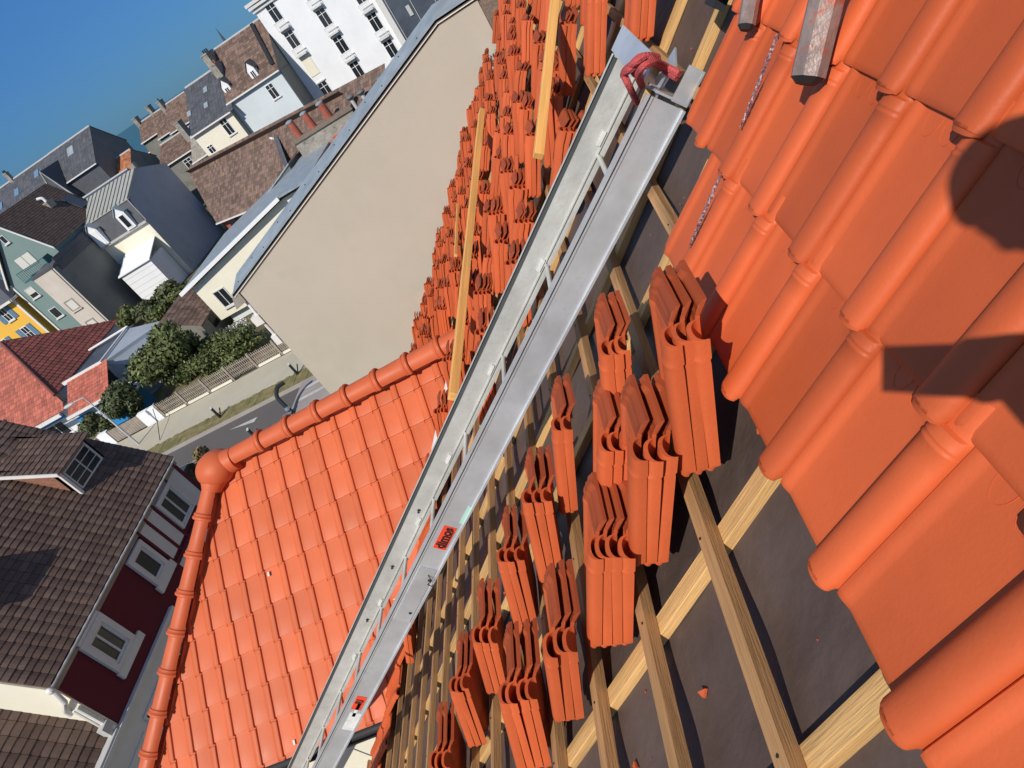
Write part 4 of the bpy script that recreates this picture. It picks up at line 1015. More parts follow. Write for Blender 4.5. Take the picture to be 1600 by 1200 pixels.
tag(part('flowering_shrub', ws, M['white'], mx=None), 'small white flowering shrub in front of the cream house corner', 'shrub')

# ------------------------------------------------------------------ houses beyond the street
Z0 = 0.0
# cream house with grey blue roof, behind the beige coping
t = thing('cream_house', 'cream gable house with a blue grey roof and white bargeboard, left of the zinc coping', 'house', (-21, 41, 0))
b = MB(); b.prism([(-25.42, 38.3, 0.65), (-25.42, 38.3, 3.20), (-17.0, 38.3, 4.95), (-15.0, 38.3, 4.95), (-15.0, 38.3, 0.65)], (0, 8.4, 0)); part('wall', b, M['cream'], t)
b = MB(); b.box(-25.0, -15.0, 38.7, 46.5, 0, 0.66); part('plinth', b, M['bluish'], t)
b = MB(); b.prism([(-26.0, 37.9, 3.42), (-17.0, 37.9, 5.25), (-15, 37.9, 5.25), (-15, 37.9, 5.15), (-17, 37.9, 5.15), (-26.0, 37.9, 3.30)], (0, 8.9, 0)); part('roof', b, M['zinc'], t)
b = MB(); b.prism([(-26.05, 37.82, 3.20), (-17.0, 37.82, 5.06), (-17.0, 37.82, 5.28), (-26.05, 37.82, 3.44)], (0, 0.07, 0)); part('bargeboard', b, M['white'], t)
b = MB(); b.prism([(-21.7, 45.0, 3.6), (-21.7, 45.0, 4.05), (-18.2, 45.0, 5.30), (-18.2, 45.0, 3.6)], (0, 2.6, 0)); part('upper_storey', b, M['zinc_dark'], t)
b = MB(); b.prism([(-21.85, 44.9, 4.02), (-18.1, 44.9, 5.36), (-18.1, 44.9, 5.43), (-21.85, 44.9, 4.09)], (0, 2.8, 0)); part('upper_roof', b, M['zinc'], t)
window(t, (-24.6, 38.29, 1.2), (1, 0, 0), 0.9, 1.2, (0, -1, 0), nv=1)
# grey shed
t = thing('garden_shed', 'low grey shed with a brown pitched roof among the bushes', 'shed', (-28, 40, 0))
b = MB(); b.prism([(-25.9, 37.0, 0), (-25.9, 37.0, 1.5), (-28.0, 37.0, 2.7), (-30.1, 37.0, 1.5), (-30.1, 37.0, 0)], (0, 6.5, 0)); part('wall', b, M['greyplaster'], t)
for sgn in (1, -1):
    part('roof', tiles_on((-28.0 + sgn*2.3, 36.8, 1.42), (0, 1, 0), (-sgn*0.866, 0, 0.5), 6.9, 2.62, 0.30, 0.30, 0.02), M['brown_far'], t)
b = MB(); b.box(-25.89, -25.86, 38.0, 38.8, 0.5, 1.2); part('window', b, M['glass'], t)
# mansard house f
t = thing('mansard_house', 'house with striped zinc upper roof, two white dormers and a tall grey gable', 'house', (-40, 62, 0))
b = MB(); b.prism([(-37.0, 57.8, 0), (-37.0, 57.8, 5.7), (-37.0, 58.15, 7.72), (-37.0, 62.2, 9.15), (-37.0, 66.9, 7.9), (-37.0, 67.2, 0)], (-6.15, 0, 0)); part('gable', b, M['greywall'], t)
b = MB(); b.box(-43.10, -37.02, 57.74, 57.80, 0, 5.55); part('front_wall', b, M['cream'], t)
b = MB(); b.prism([(-37.05, 57.62, 5.70), (-43.15, 57.62, 5.70), (-43.15, 57.98, 7.70), (-37.05, 57.98, 7.70)], (0, 0.14, 0)); part('mansard', b, M['slate'], t)
b = MB(); b.prism([(-36.9, 57.9, 7.72), (-43.25, 57.9, 7.72), (-43.25, 62.2, 9.22), (-36.9, 62.2, 9.22)], (0, 0, 0.05)); zr = part('zinc_roof', b, M['zinc_pale'], t)
b = MB()
for k in range(13):
    x = -43.1 + k*0.51; b.prism([(x, 57.9, 7.775), (x+0.06, 57.9, 7.775), (x+0.06, 62.2, 9.275), (x, 62.2, 9.275)], (0, 0, 0.05))
part('seams', b, M['zinc_dark'], zr)
b = MB(); b.box(-43.3, -36.9, 57.45, 57.75, 5.52, 5.70); b.box(-36.99, -36.94, 57.7, 57.8, 5.7, 7.8); part('cornice', b, M['lamp'], t)
b = MB(); b.prism([(-36.95, 57.85, 7.70), (-36.95, 62.2, 9.2), (-36.95, 62.2, 9.3), (-36.95, 57.85, 7.85)], (-0.06, 0, 0)); part('verge', b, M['zinc_dark'], t)
for x, closed in ((-38.30, False), (-41.50, True)):
    b = MB(); b.box(x-0.48, x+0.48, 57.32, 58.3, 5.72, 7.20); b.prism([(x-0.48, 57.32, 7.20), (x+0.48, 57.32, 7.20), (x, 57.32, 7.72)], (0, 1.0, 0)); d = part('dormer', b, M['white'], t)
    b = MB()
    for s_ in (-1, 1): b.prism([(x+s_*0.60, 57.20, 7.12), (x, 57.20, 7.80), (x, 57.20, 7.88), (x+s_*0.60, 57.20, 7.20)], (0, 1.3, 0))
    part('dormer_roof', b, M['zinc'], d)
    if not closed: window(d, (x-0.30, 57.31, 5.86), (1, 0, 0), 0.60, 1.22, (0, -1, 0), fm='white', nv=0, sill=False)
    else:
        b = MB(); b.box(x-0.34, x+0.34, 57.28, 57.315, 5.80, 7.16); part('shutter', b, M['white'], d)
window(t, (-42.35, 57.73, 3.0), (1, 0, 0), 0.95, 1.15, (0, -1, 0), fm='white', nv=1, trans=0.6, blind=0.35)
b = MB(); b.box(-37.25, -36.85, 62.0, 62.5, 9.1, 9.6); part('chimney', b, M['chimney'], t)
# white annex
t = thing('annex', 'bright white flat roofed annex leaning on the mansard house', 'annex', (-39.3, 55.5, 0))
b = MB(); b.box(-40.9, -37.55, 54.9, 57.6, 0, 3.2); part('wall', b, M['white'], t)
b = MB(); b.prism([(-41.0, 54.7, 3.25), (-37.4, 54.7, 3.25), (-37.4, 57.7, 4.15), (-41.0, 57.7, 4.15)], (0, 0, 0.08)); part('roof', b, M['white'], t)
b = MB()
for k in range(6): b.box(-40.9, -37.55, 54.88, 54.899, 0.3+k*0.5, 0.31+k*0.5)
part('boards', b, M['lamp'], t)
# pale plaster house P
t = thing('plaster_house', 'pale plaster house with a plain grey side wall, next to the sage green house', 'house', (-43.5, 54, 0))
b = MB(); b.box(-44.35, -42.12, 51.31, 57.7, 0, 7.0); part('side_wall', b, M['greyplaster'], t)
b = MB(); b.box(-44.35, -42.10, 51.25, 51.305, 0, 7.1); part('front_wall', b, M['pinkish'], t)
b = MB(); b.box(-42.115, -42.06, 51.9, 57.7, 6.50, 7.6); b.box(-44.45, -42.03, 51.2, 57.75, 7.02, 7.16); b.prism([(-42.1, 51.5, 7.15), (-44.3, 51.5, 7.15), (-44.3, 57.7, 7.7), (-42.1, 57.7, 7.7)], (0, 0, 0.06)); part('roof', b, M['slate'], t)
b = MB(); b.box(-42.30, -42.24, 51.20, 51.25, 0, 7.1); part('downpipe', b, M['zinc_dark'], t)
for z in (3.45, 1.3): window(t, (-43.95, 51.245, z), (1, 0, 0), 0.95, 1.0, (0, -1, 0), fm='chimney', fr=0.10, nv=0, pane='curtain', sm='pinkish')
# sage green house G
t = thing('green_house', 'sage green gable house with a dark brown roof and a small balcony', 'house', (-46, 57, 0))
b = MB(); b.prism([(-42.3, 53.4, 0), (-42.3, 53.4, 8.15), (-44.85, 53.4, 11.75), (-48.2, 53.4, 7.5), (-48.2, 53.4, 0)], (0, 8.2, 0)); part('wall', b, M['green'], t)
ug = V((-2.65, 0, 3.85)).normalized()
part('roof', tiles_on((-42.1, 53.1, 8.02), (0, 1, 0), ug, 8.9, 4.85, 0.30, 0.22, 0.02), M['brown_flat'], t)
part('roof_back', slab([(-44.85, 53.1, 12.0), (-44.85, 62, 12.0), (-48.5, 62, 7.3), (-48.5, 53.1, 7.3)]), M['brown_flat'], t)
b = MB(); b.prism([(-42.05, 53.02, 7.92), (-44.85, 53.02, 11.92), (-44.85, 53.02, 12.12), (-42.05, 53.02, 8.12)], (0, 0.08, 0)); part('bargeboard', b, M['gut_w'], t)
b = MB(); b.prism([(-48.45, 53.02, 7.15), (-44.85, 53.02, 11.92), (-44.85, 53.02, 12.12), (-48.45, 53.02, 7.40)], (0, 0.08, 0)); b.box(-48.28, -48.12, 53.3, 53.4, 0, 7.4); part('bargeboard', b, M['gut_w'], t)
window(t, (-46.15, 53.39, 7.75), (1, 0, 0), 1.75, 1.15, (0, -1, 0), fm='green', nv=1, pane='curtain', sill=False)
window(t, (-47.65, 53.39, 5.6), (1, 0, 0), 0.85, 0.95, (0, -1, 0), fm='trim', nv=0, blind=0.6)
window(t, (-47.50, 53.39, 3.3), (1, 0, 0), 0.85, 0.95, (0, -1, 0), fm='trim', nv=0)
window(t, (-45.45, 53.39, 10.1), (1, 0, 0), 0.5, 0.7, (0, -1, 0), fm='trim', nv=0)
b = MB(); b.box(-46.3, -43.2, 52.6, 53.4, 6.98, 7.10)
for k in range(16): b.box(-46.3 + k*0.2, -46.27 + k*0.2, 52.6, 52.63, 7.1, 7.9)
b.box(-46.3, -43.2, 52.58, 52.64, 7.88, 7.95); b.box(-43.25, -43.2, 52.6, 53.4, 7.1, 7.95); part('balcony', b, M['paint_teal'], t)
chimney(t, -43.9, 59.0, 9.2, 10.9, 0.55, 0.9, 0); b = MB(); b.tube(wob([(-43.9, 59.0, 10.9), (-43.9, 59.0, 11.3), (-44.3, 58.8, 11.4)], 4), 0.13, 8); part('cowl', b, M['white'], t, smooth=True)
part('skylight_panel', slab([(-42.6, 60.3, 8.9), (-42.6, 61.6, 8.9), (-43.6, 61.6, 10.35), (-43.6, 60.3, 10.35)], -0.06), M['slate_blue'], t)
# yellow house
t = thing('yellow_house', 'yellow house with blue grey shutters at the left edge', 'house', (-51, 55, 0))
b = MB(); b.box(-57, -48.80, 53.0, 60, 0, 6.5); part('wall', b, M['yellow'], t)
b = MB(); b.prism([(-48.5, 52.6, 6.55), (-57.4, 52.6, 6.55), (-57.4, 56.5, 9.9), (-52, 56.5, 9.9), (-48.9, 54.6, 6.9)], (0, 0, 0.08)); part('roof', b, M['slate'], t)
b = MB(); b.box(-48.92, -48.72, 52.90, 53.0, 0, 6.5); b.box(-57, -48.5, 52.42, 52.60, 6.42, 6.62); b.box(-48.62, -48.44, 52.42, 53.4, 6.42, 6.62); part('trim', b, M['gut_w'], t)
for x, z in ((-50.9, 5.15), (-50.75, 3.0), (-53.6, 5.15), (-53.4, 3.0)):
    w_ = window(t, (x, 52.99, z), (1, 0, 0), 0.75, 1.25, (0, -1, 0), fm='white', nv=1, nh=1)
    for s_ in (-0.5, 0.77): b = MB(); b.box(x+s_, x+s_+0.48, 52.93, 52.985, z, z+1.25); part('shutter', b, M['shutter'], w_)
# hipped red roof house with blue details
t = thing('red_roof_house', 'bungalow with a red hipped roof and bright blue window trim', 'house', (-38, 37, 0))
zE = 3.0; A = V((-34.0, 33.4, zE)); Bc = V((-34.3, 42.0, zE)); AP = V((-37.9, 37.7, 6.3)); 
b = MB(); b.box(-42, -34.3, 34.2, 42, 0, 2.9); part('wall', b, M['bluish'], t)
ue = V((0, 1, 0)); ve = (AP - V((-34.15, 37.7, zE))).normalized()
nE = ue.cross(ve); nE = nE if nE.z > 0 else -nE
def side(P, Q, inside):   # vertical-ish clip plane through edge PQ
    n = (Q-P).cross(V((0,0,1))); n = n if (inside-P).dot(n) > 0 else -n; return (P, n)
cen = V((-35.5, 37.7, zE))
part('roof_side', tiles_on((-34.05, 32.5, zE), ue, ve, 10.5, 5.2, 0.30, 0.32, 0.03, 0.018, clip=[side(A, AP, cen), side(Bc, AP, cen)]), M['red_roof_shade'], t)  # slope turned from the sun; its shade is in the tile colour
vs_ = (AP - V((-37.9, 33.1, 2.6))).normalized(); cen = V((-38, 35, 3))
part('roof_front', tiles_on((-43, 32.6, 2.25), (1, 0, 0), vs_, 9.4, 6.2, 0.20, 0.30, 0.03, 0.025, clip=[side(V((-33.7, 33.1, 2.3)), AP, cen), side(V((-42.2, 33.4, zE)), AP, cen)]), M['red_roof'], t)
part('roof_back', slab([Bc, (-42.2, 42, zE), AP]), M['red_roof_shade'], t)
part('roof_far', slab([(-42.2, 33.4, zE), (-42.2, 42, zE), AP]), M['red_roof_shade'], t)
b = MB(); b.tube([A + V((0,0,0.05)), AP + V((0,0,0.08))], 0.09, 8); b.tube([Bc + V((0,0,0.05)), AP + V((0,0,0.08))], 0.09, 8); part('ridge_cap', b, M['red_roof_shade'], t)
b = MB(); b.box(-43, -33.9, 32.4, 32.55, 2.05, 2.25); part('gutter', b, M['gut_w'], t)
b = MB(); b.box(-38.0, -34.0, 33.7, 34.2, 0, 2.2); part('front_wall', b, M['white'], t)
b = MB(); b.box(-37.4, -35.0, 33.62, 33.69, 1.55, 1.85); b.box(-41, -38.2, 33.3, 33.5, 0.3, 1.1); part('blue_trim', b, M['blue'], t)
window(t, (-36.9, 33.69, 0.5), (1, 0, 0), 1.4, 1.0, (0, -1, 0), fm='white', nv=1)
# its veranda at the far left
t = thing('veranda', 'white and blue slatted veranda at the left edge of the picture', 'veranda', (-42, 34.8, 0))
b = MB(); b.box(-46, -39.5, 35.2, 35.35, 1.9, 2.1); b.box(-46, -39.5, 33.2, 33.35, 1.5, 1.7)
for k in range(12): b.box(-45.9 + k*0.56, -45.75 + k*0.56, 33.2, 35.3, 1.72, 1.82)
part('pergola', b, M['white'], t)
b = MB(); b.box(-46, -39.5, 33.0, 33.12, 0.55, 0.85); b.box(-46, -39.5, 35.1, 35.18, 0.4, 1.5); part('blue_boards', b, M['blue'], t)
b = MB(); b.box(-46, -39.5, 33.05, 33.15, 0.0, 0.5); part('low_wall', b, M['white'], t)
# small red lean-to roof and its grey gable house
t = thing('grey_gable_house', 'low house with blue grey gable walls, white bargeboards and a small red front roof', 'house', (-31, 35, 0))
v_ = V((0, 1.9, 1.2)).normalized()
part('front_roof', tiles_on((-33.0, 31.8, 2.0), (1, 0, 0), v_, 3.15, 2.35, 0.20, 0.24, 0.03, 0.02), M['red_roof'], t)
b = MB(); b.box(-33.3, -30.2, 33.72, 33.86, 3.16, 3.36); part('fascia', b, M['gut_w'], t)
b = MB(); b.box(-33.0, -29.8, 31.62, 31.78, 1.92, 2.06); part('eaves_board', b, M['gut_w'], t)
b = MB(); b.box(-33.2, -30.4, 33.9, 38.5, 0, 3.1); part('wall', b, M['slate_blue'], t)
b = MB(); b.prism([(-30.35, 33.9, 0), (-30.35, 33.9, 3.15), (-30.35, 37.6, 3.25), (-28.0, 37.6, 2.6), (-27.6, 36.0, 0)], (-0.1, 0, 0)); b.box(-30.3, -27.4, 34.6, 37.6, 0, 2.3); part('gable', b, M['greywall'], t)
b = MB(); b.tube([(-33.6, 37.6, 3.3), (-30.3, 37.7, 3.35)], 0.07, 6); b.tube([(-30.3, 37.7, 3.35), (-30.4, 33.9, 3.28)], 0.06, 6); part('bargeboard', b, M['gut_w'], t)
b = MB(); b.box(-32.8, -29.9, 32.2, 33.8, 0, 1.9); part('front_wall', b, M['bluish'], t)
b = MB(); b.box(-30.6, -29.6, 31.3, 31.5, 0.4, 1.1); b.box(-32.9, -32.1, 32.0, 32.15, 1.0, 1.6); part('blue_trim', b, M['blue'], t)
sh = thing('blue_shed', 'small white and bright blue shed by the dark bush', 'shed', (-29.3, 32.4, 0))
b = MB(); b.prism([(-29.9, 32.2, 0), (-29.9, 32.2, 1.25), (-29.4, 32.2, 1.55), (-28.9, 32.2, 1.25), (-28.9, 32.2, 0)], (0, 0.9, 0)); part('wall', b, M['blue'], sh)
b = MB(); b.prism([(-30.0, 32.1, 1.22), (-29.4, 32.1, 1.58), (-28.8, 32.1, 1.22), (-28.8, 32.1, 1.30), (-29.4, 32.1, 1.68), (-30.0, 32.1, 1.30)], (0, 1.1, 0)); part('roof', b, M['white'], sh)
# large brown roof N
t = thing('brown_roof_house', 'house with a very large weathered brown tiled roof and rough chimney wall', 'house', (-22, 52, 0))
rdN = V((15.1, -8.85, 0)).normalized(); E0 = V((-28.9, 52.2, 3.4)); R0_ = V((-30.3, 56.4, 7.3)); nr = V((-rdN.y, rdN.x, 0))
vv = (nr*3.55 + V((0, 0, 3.9))).normalized()
cl = [side(E0, R0_, V((-25, 52, 5)))]
part('roof', tiles_on(E0 - rdN*3.5, rdN, vv, 24, 5.3, 0.26, 0.30, 0.02, 0.016, clip=cl), M['brown_far'], t)
part('roof_back', slab([R0_, R0_ + rdN*20, R0_ + rdN*20 + nr*4 - V((0,0,4)), R0_ + nr*4 - V((0,0,4))]), M['brown_flat'], t)
b = MB(); b.prism([E0 + V((0.4, 0.2, -3.4)) , E0 + rdN*19 + V((0.4, 0.2, -3.4)), R0_ + rdN*19 + V((0, 0, -7.3)), R0_ + V((0.8, 0, -7.3))], (0, 0, 3.3)); part('wall', b, M['brick'], t)
b = MB(); 
for k in range(4): b.prism([E0 + rdN*(1.5 + k*2.6) + V((0,-0.0,-1.2)) - nr*0.0, E0 + rdN*(2.5 + k*2.6) + V((0, 0, -1.2)), E0 + rdN*(2.5 + k*2.6) + V((0, 0, -0.25)), E0 + rdN*(1.5 + k*2.6) + V((0, 0, -0.25))], -nr*0.04)
part('windows', b, M['glass'], t)
b = MB(); b.prism([E0 + V((0,0,-0.1)), E0 + rdN*19 + V((0,0,-0.1)), E0 + rdN*19 + V((0,0,0.0)), E0 + V((0,0,0.0))], -nr*0.12); part('gutter', b, M['gut_w'], t)
b = MB(); q = at(427, 222, 'z', 6.3); b.prism([q, q + V((0.5, -0.5, -0.05)), q + V((1.3, -5.2, -2.6))], (0.25, 0.15, 0.5)); part('valley', b, M['slate'], t)
b = MB(); b.tube([q + V((0,0,0.3)), q + V((0.35, -0.5, 0.25))], 0.08, 6); part('vent', b, M['white'], t)
# chimney wall with three pots and orange tile patches
t = thing('chimney_wall', 'rough grey party wall with three red chimney pots behind the zinc coping', 'chimney', (-14.8, 45.3, 0))
b = MB(); b.prism([(-17.0, 45.0, 2.5), (-17.0, 45.0, 6.15), (-12.6, 45.0, 6.15), (-12.6, 45.0, 2.5)], (0, 0.55, 0)); part('wall', b, M['chimney'], t)
b = MB(); b.box(-17.15, -12.5, 44.88, 45.65, 6.15, 6.38); part('coping', b, M['rough_wall'], t)
for x, r_, h_ in ((-16.5, 0.24, 0.95), (-15.4, 0.24, 0.95), (-14.15, 0.26, 0.95)):
    b = MB(); b.tube([(x, 45.3, 6.36), (x, 45.3, 6.36+h_)], r_, 14, [r_*1.05, r_*0.9]); o = part('chimney_pot', b, M['brick'], t, smooth=True)
    b = MB(); b.ball((x-0.05, 45.3, 6.42+h_), r_*1.1, r_*1.1, 0.12, 12, 5); part('cowl', b, M['zinc'], o, smooth=True)
for k in range(4):
    b = MB(); x = -16.35 + k*0.86; z = 4.35 + 0.20*k; b.box(x, x+0.62, 44.93, 44.998, z, z+0.62); part('tile_patch', b, M['clay'], t)
for x, y, h_, r_, lab in ((-12.3, 45.2, 1.0, 0.12, 'grey metal flue cowl, left of three by the coping'), (-11.4, 44.6, 1.0, 0.13, 'grey metal flue cowl, middle of three by the coping'), (-9.9, 44.4, 1.3, 0.13, 'grey metal flue cowl, right of three by the coping')):
    c = thing('flue_cowl', lab, 'flue', (x, y, 5.0)); b = MB(); b.tube([(x, y, 5.0), (x, y, 6.2+h_*0.4)], r_, 10); part('pipe', b, M['lamp'], c, smooth=True)
    b = MB(); b.ball((x, y, 6.35+h_*0.4), r_*2.3, r_*2.3, 0.16, 12, 6); part('hood', b, M['zinc_dark'], c, smooth=True)
# cream house K with dark slate roof
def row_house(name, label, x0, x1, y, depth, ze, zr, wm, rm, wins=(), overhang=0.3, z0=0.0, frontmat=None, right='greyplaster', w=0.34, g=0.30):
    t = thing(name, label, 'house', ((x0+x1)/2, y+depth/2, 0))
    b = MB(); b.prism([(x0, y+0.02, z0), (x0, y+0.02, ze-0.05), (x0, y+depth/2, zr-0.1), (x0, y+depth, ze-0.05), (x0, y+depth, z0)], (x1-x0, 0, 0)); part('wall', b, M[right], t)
    b = MB(); b.box(x0, x1, y-0.04, y+0.015, z0, ze-0.1); part('front_wall', b, M[wm], t)
    vv = V((0, depth/2, zr-ze)); L = vv.length + overhang; vv.normalize()
    P = V((x0-0.05, y, ze)) - vv*overhang
    part('roof', tiles_on(P, (1, 0, 0), vv, x1-x0+0.1, L, w, g, 0.02), M[rm], t)
    part('roof_back', slab([(x0-0.05, y+depth/2, zr), (x1+0.05, y+depth/2, zr), (x1+0.05, y+depth+0.2, ze-0.1), (x0-0.05, y+depth+0.2, ze-0.1)]), M[rm], t)
    gy = P.y; b = MB(); b.box(x0-0.1, x1+0.1, gy-0.18, gy-0.02, P.z-0.12, P.z+0.02); part('gutter', b, M['gut_w'], t)
    b = MB(); b.tube([(x0, y+depth/2, zr+0.02), (x1, y+depth/2, zr+0.02)], 0.11, 6); part('ridge', b, M['lamp'], t)
    for (wx, wz, ww, wh) in wins: window(t, (wx-ww/2, y-0.045, wz-wh/2), (1, 0, 0), ww, wh, (0, -1, 0), fm='white', nv=1, trans=0.7)
    return t
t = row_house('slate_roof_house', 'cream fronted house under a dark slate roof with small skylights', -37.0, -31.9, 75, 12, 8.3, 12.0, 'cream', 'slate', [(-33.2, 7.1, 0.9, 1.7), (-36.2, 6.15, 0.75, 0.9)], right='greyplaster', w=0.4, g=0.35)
for (sx, sy) in ((-34.4, 78.8), (-36.9, 77.2), (-34.6, 76.9)):
    z = 8.3 + (sy-75)*(3.7/6); b = MB(); b.prism([(sx-0.25, sy, z+0.05), (sx+0.25, sy, z+0.05), (sx+0.25, sy+0.6, z+0.42), (sx-0.25, sy+0.6, z+0.42)], (0, 0, 0.06)); part('skylight', b, M['zinc'], t)
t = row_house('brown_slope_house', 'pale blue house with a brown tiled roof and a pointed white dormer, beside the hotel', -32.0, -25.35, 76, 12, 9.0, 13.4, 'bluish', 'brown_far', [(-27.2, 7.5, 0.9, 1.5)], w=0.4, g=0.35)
for x, y in ((-28.0, 76.6), (-31.5, 77.0)):
    b = MB(); b.box(x-0.42, x+0.42, y-0.1, y+1.2, 9.0, 10.2); b.prism([(x-0.42, y-0.1, 10.2), (x+0.42, y-0.1, 10.2), (x, y-0.1, 10.85)], (0, 1.6, 0)); d = part('dormer', b, M['white'], t)
    window(d, (x-0.25, y-0.11, 9.25), (1, 0, 0), 0.5, 0.8, (0, -1, 0), fm='white', nv=1, sill=False)
    b = MB()
    for s_ in (-1, 1): b.prism([(x+s_*0.55, y-0.2, 10.1), (x, y-0.2, 10.92), (x, y-0.2, 11.0), (x+s_*0.55, y-0.2, 10.2)], (0, 1.9, 0))
    part('dormer_roof', b, M['slate'], d)
b = MB(); b.prism([(-25.9, 76.4, 9.5), (-25.5, 76.4, 9.5), (-26.6, 81.6, 13.4), (-27.0, 81.6, 13.4)], (0, 0, 0.08)); part('roof_ladder', b, M['dark'], t)
chimney(t, -32.4, 80.6, 9.5, 13.6, 0.7, 2.2, 3, pm='dark'); chimney(t, -31.7, 79.2, 9.5, 12.4, 0.4, 1.8, 1)
b = MB(); b.prism([(-25.30, 76.0, 0), (-25.30, 76.0, 8.6), (-25.30, 80.0, 8.6), (-25.30, 80.0, 0)], (0.05, 0, 0)); part('side_screen', b, M['zinc_dark'], t)
sp = MB(); sp.tube([(-37.5, 101, 9), (-37.5, 101, 15.6)], 0.5, 6, [0.7, 0.02]); tag(part('spire', sp, M['slate']), 'thin dark spire peeping over the brown roof', 'spire')
# tall white hotel
t = thing('hotel', 'tall white apartment block with dark windows and small white balconies', 'building', (-19.5, 85, 0))
b = MB(); b.box(-25.25, -13.9, 80, 92, 0, 14.3); part('wall', b, M['white'], t)
b = MB(); b.box(-25.6, -13.6, 79.6, 92.3, 14.3, 14.55); b.box(-25.45, -13.75, 79.8, 92.2, 13.95, 14.2); b.box(-25.7, -13.5, 79.5, 92.4, 14.65, 14.95); part('cornice', b, M['trim'], t)
for x in (-23.55, -19.42, -15.10):
    for k, z in enumerate((12.95, 10.15, 7.30, 4.45)):
        if x == -23.55 and k == 2:
            b = MB(); b.box(x-0.55, x+0.55, 79.94, 79.998, 6.3, 8.3); part('pale_panel', b, M['cream'], t); continue
        w_ = window(t, (x-0.55, 79.99, z-0.75), (1, 0, 0), 1.1, 1.75, (0, -1, 0), fm='white', nv=1, trans=0.72, sill=False)
        b = MB(); b.box(x-0.62, x+0.62, 79.45, 79.99, z-1.62, z-1.45)
        for q in range(9): b.box(x-0.60 + q*0.145, x-0.56 + q*0.145, 79.47, 79.51, z-1.45, z-0.75)
        b.box(x-0.62, x+0.62, 79.45, 79.52, z-0.78, z-0.72); part('balcony', b, M['trim'], w_)
        b = MB(); b.box(x-0.62, x+0.62, 79.86, 79.99, z+1.03, z+1.15); part('hood', b, M['trim'], w_)
b = MB(); b.box(-13.9, -13.2, 79.6, 92, 0, 12.5); part('side_strip', b, M['trim'], t)
t = thing('glass_block', 'dark blue slate clad block behind the white apartment block', 'building', (-8.5, 84, 0))
b = MB(); b.prism([(-13.1, 78.5, 0), (-13.1, 78.5, 10.5), (-13.1, 82, 14), (-13.1, 92, 14), (-13.1, 92, 0)], (12, 0, 0)); part('wall', b, M['slate_blue'], t)
b = MB()
for k in range(5): b.box(-13.1+0.2 + k*2.2, -13.1+0.26 + k*2.2, 78.42, 78.48, 0, 10.5)
b.box(-11.4, -11.0, 78.40, 78.49, 6.2, 7.2); part('trim', b, M['lamp'], t)
# terraces with brown roofs and chimneys running to the sea
t = row_house('terrace_house', 'small brown roofed terrace house with a pinkish gutter, nearest the sea', -60.5, -56.9, 108, 6, 9.5, 11.6, 'greyplaster', 'brown_far', []); chimney(t, -60.4, 111, 9, 12.6, 0.6, 1.2, 0, pm='dark')
t = row_house('terrace_house', 'middle brown roofed terrace house with a grey green front', -56.8, -53.8, 106, 7, 8.8, 11.6, 'green', 'brown_far', [(-55.5, 7.0, 1.0, 1.6)]); chimney(t, -56.9, 110, 9, 12.9, 0.5, 1.2, 0)
t = row_house('terrace_house', 'brown roofed terrace house beside the dark slate roof', -53.7, -49.8, 104, 8, 8.6, 11.7, 'greyplaster', 'brown_far', [(-51.6, 6.8, 1.0, 1.6)]); chimney(t, -53.9, 108, 9, 12.6, 0.5, 1.4, 1, pm='dark')
t = row_house('low_house', 'low brown and grey house with a red door canopy below the terraces', -52.0, -46.5, 92, 8, 6.2, 8.2, 'greyplaster', 'brown_far', [(-48.2, 4.8, 1.2, 1.4)])
chimney(t, -46.8, 94, 6, 9.5, 0.7, 1.4, 0)
t = row_house('bay_house', 'narrow house with a curved grey bay roof and white window', -42.5, -38.6, 82, 7, 5.6, 7.6, 'chimney', 'chimney', [(-40.9, 4.6, 1.0, 1.3)])
b = MB(); b.box(-38.55, -37.8, 76, 84, 0, 4.4); part('side_lane_wall', b, M['chimney'], t)
t = row_house('brick_house', 'low brick red roofed building between the grey gable and the big brown roof', -36.0, -32.0, 66, 6, 3.4, 5.0, 'brick', 'orange_roof', [(-34, 2.2, 0.8, 1.0)])
t = row_house('orange_roof_house', 'rusty orange roofed house behind the mansard house', -60.5, -53.5, 88, 8, 7.6, 9.9, 'pinkish', 'orange_roof', [])
# slate roofed group at the far left
t = row_house('slate_terrace', 'long grey slate roofed building with skylights against the sky', -80, -63.5, 89, 9, 11.2, 14.5, 'greyplaster', 'slate', [], w=0.5, g=0.4)
for (sx, sy) in ((-70.3, 91.0), (-66.5, 91.6), (-73.5, 90.6)):
    z = 11.2 + (sy-89)*(3.3/4.5); b = MB(); b.prism([(sx-0.4, sy, z+0.05), (sx+0.4, sy, z+0.05), (sx+0.4, sy+0.9, z+0.71), (sx-0.4, sy+0.9, z+0.71)], (0, 0, 0.06)); part('skylight', b, M['shutter'], t)
chimney(t, -71.0, 93.5, 13, 15.6, 0.5, 0.6, 2, pm='dark')
t = row_house('slate_corner_house', 'weathered slate roof corner house at the end of the row by the sea', -63.4, -56.0, 88, 9, 11.0, 14.5, 'slate', 'slate', [], w=0.5, g=0.4)
z = 13.0; b = MB(); b.prism([(-60.2, 90.6, z), (-59.2, 90.6, z), (-59.2, 91.6, z+0.78), (-60.2, 91.6, z+0.78)], (0, 0, 0.08)); part('skylight', b, M['zinc'], t)
b = MB(); b.prism([(-63.2, 86.5, 9.0), (-60.6, 86.5, 9.0), (-61.9, 86.5, 13.4)], (0, 4.5, 0)); part('cross_gable', b, M['slate'], t)
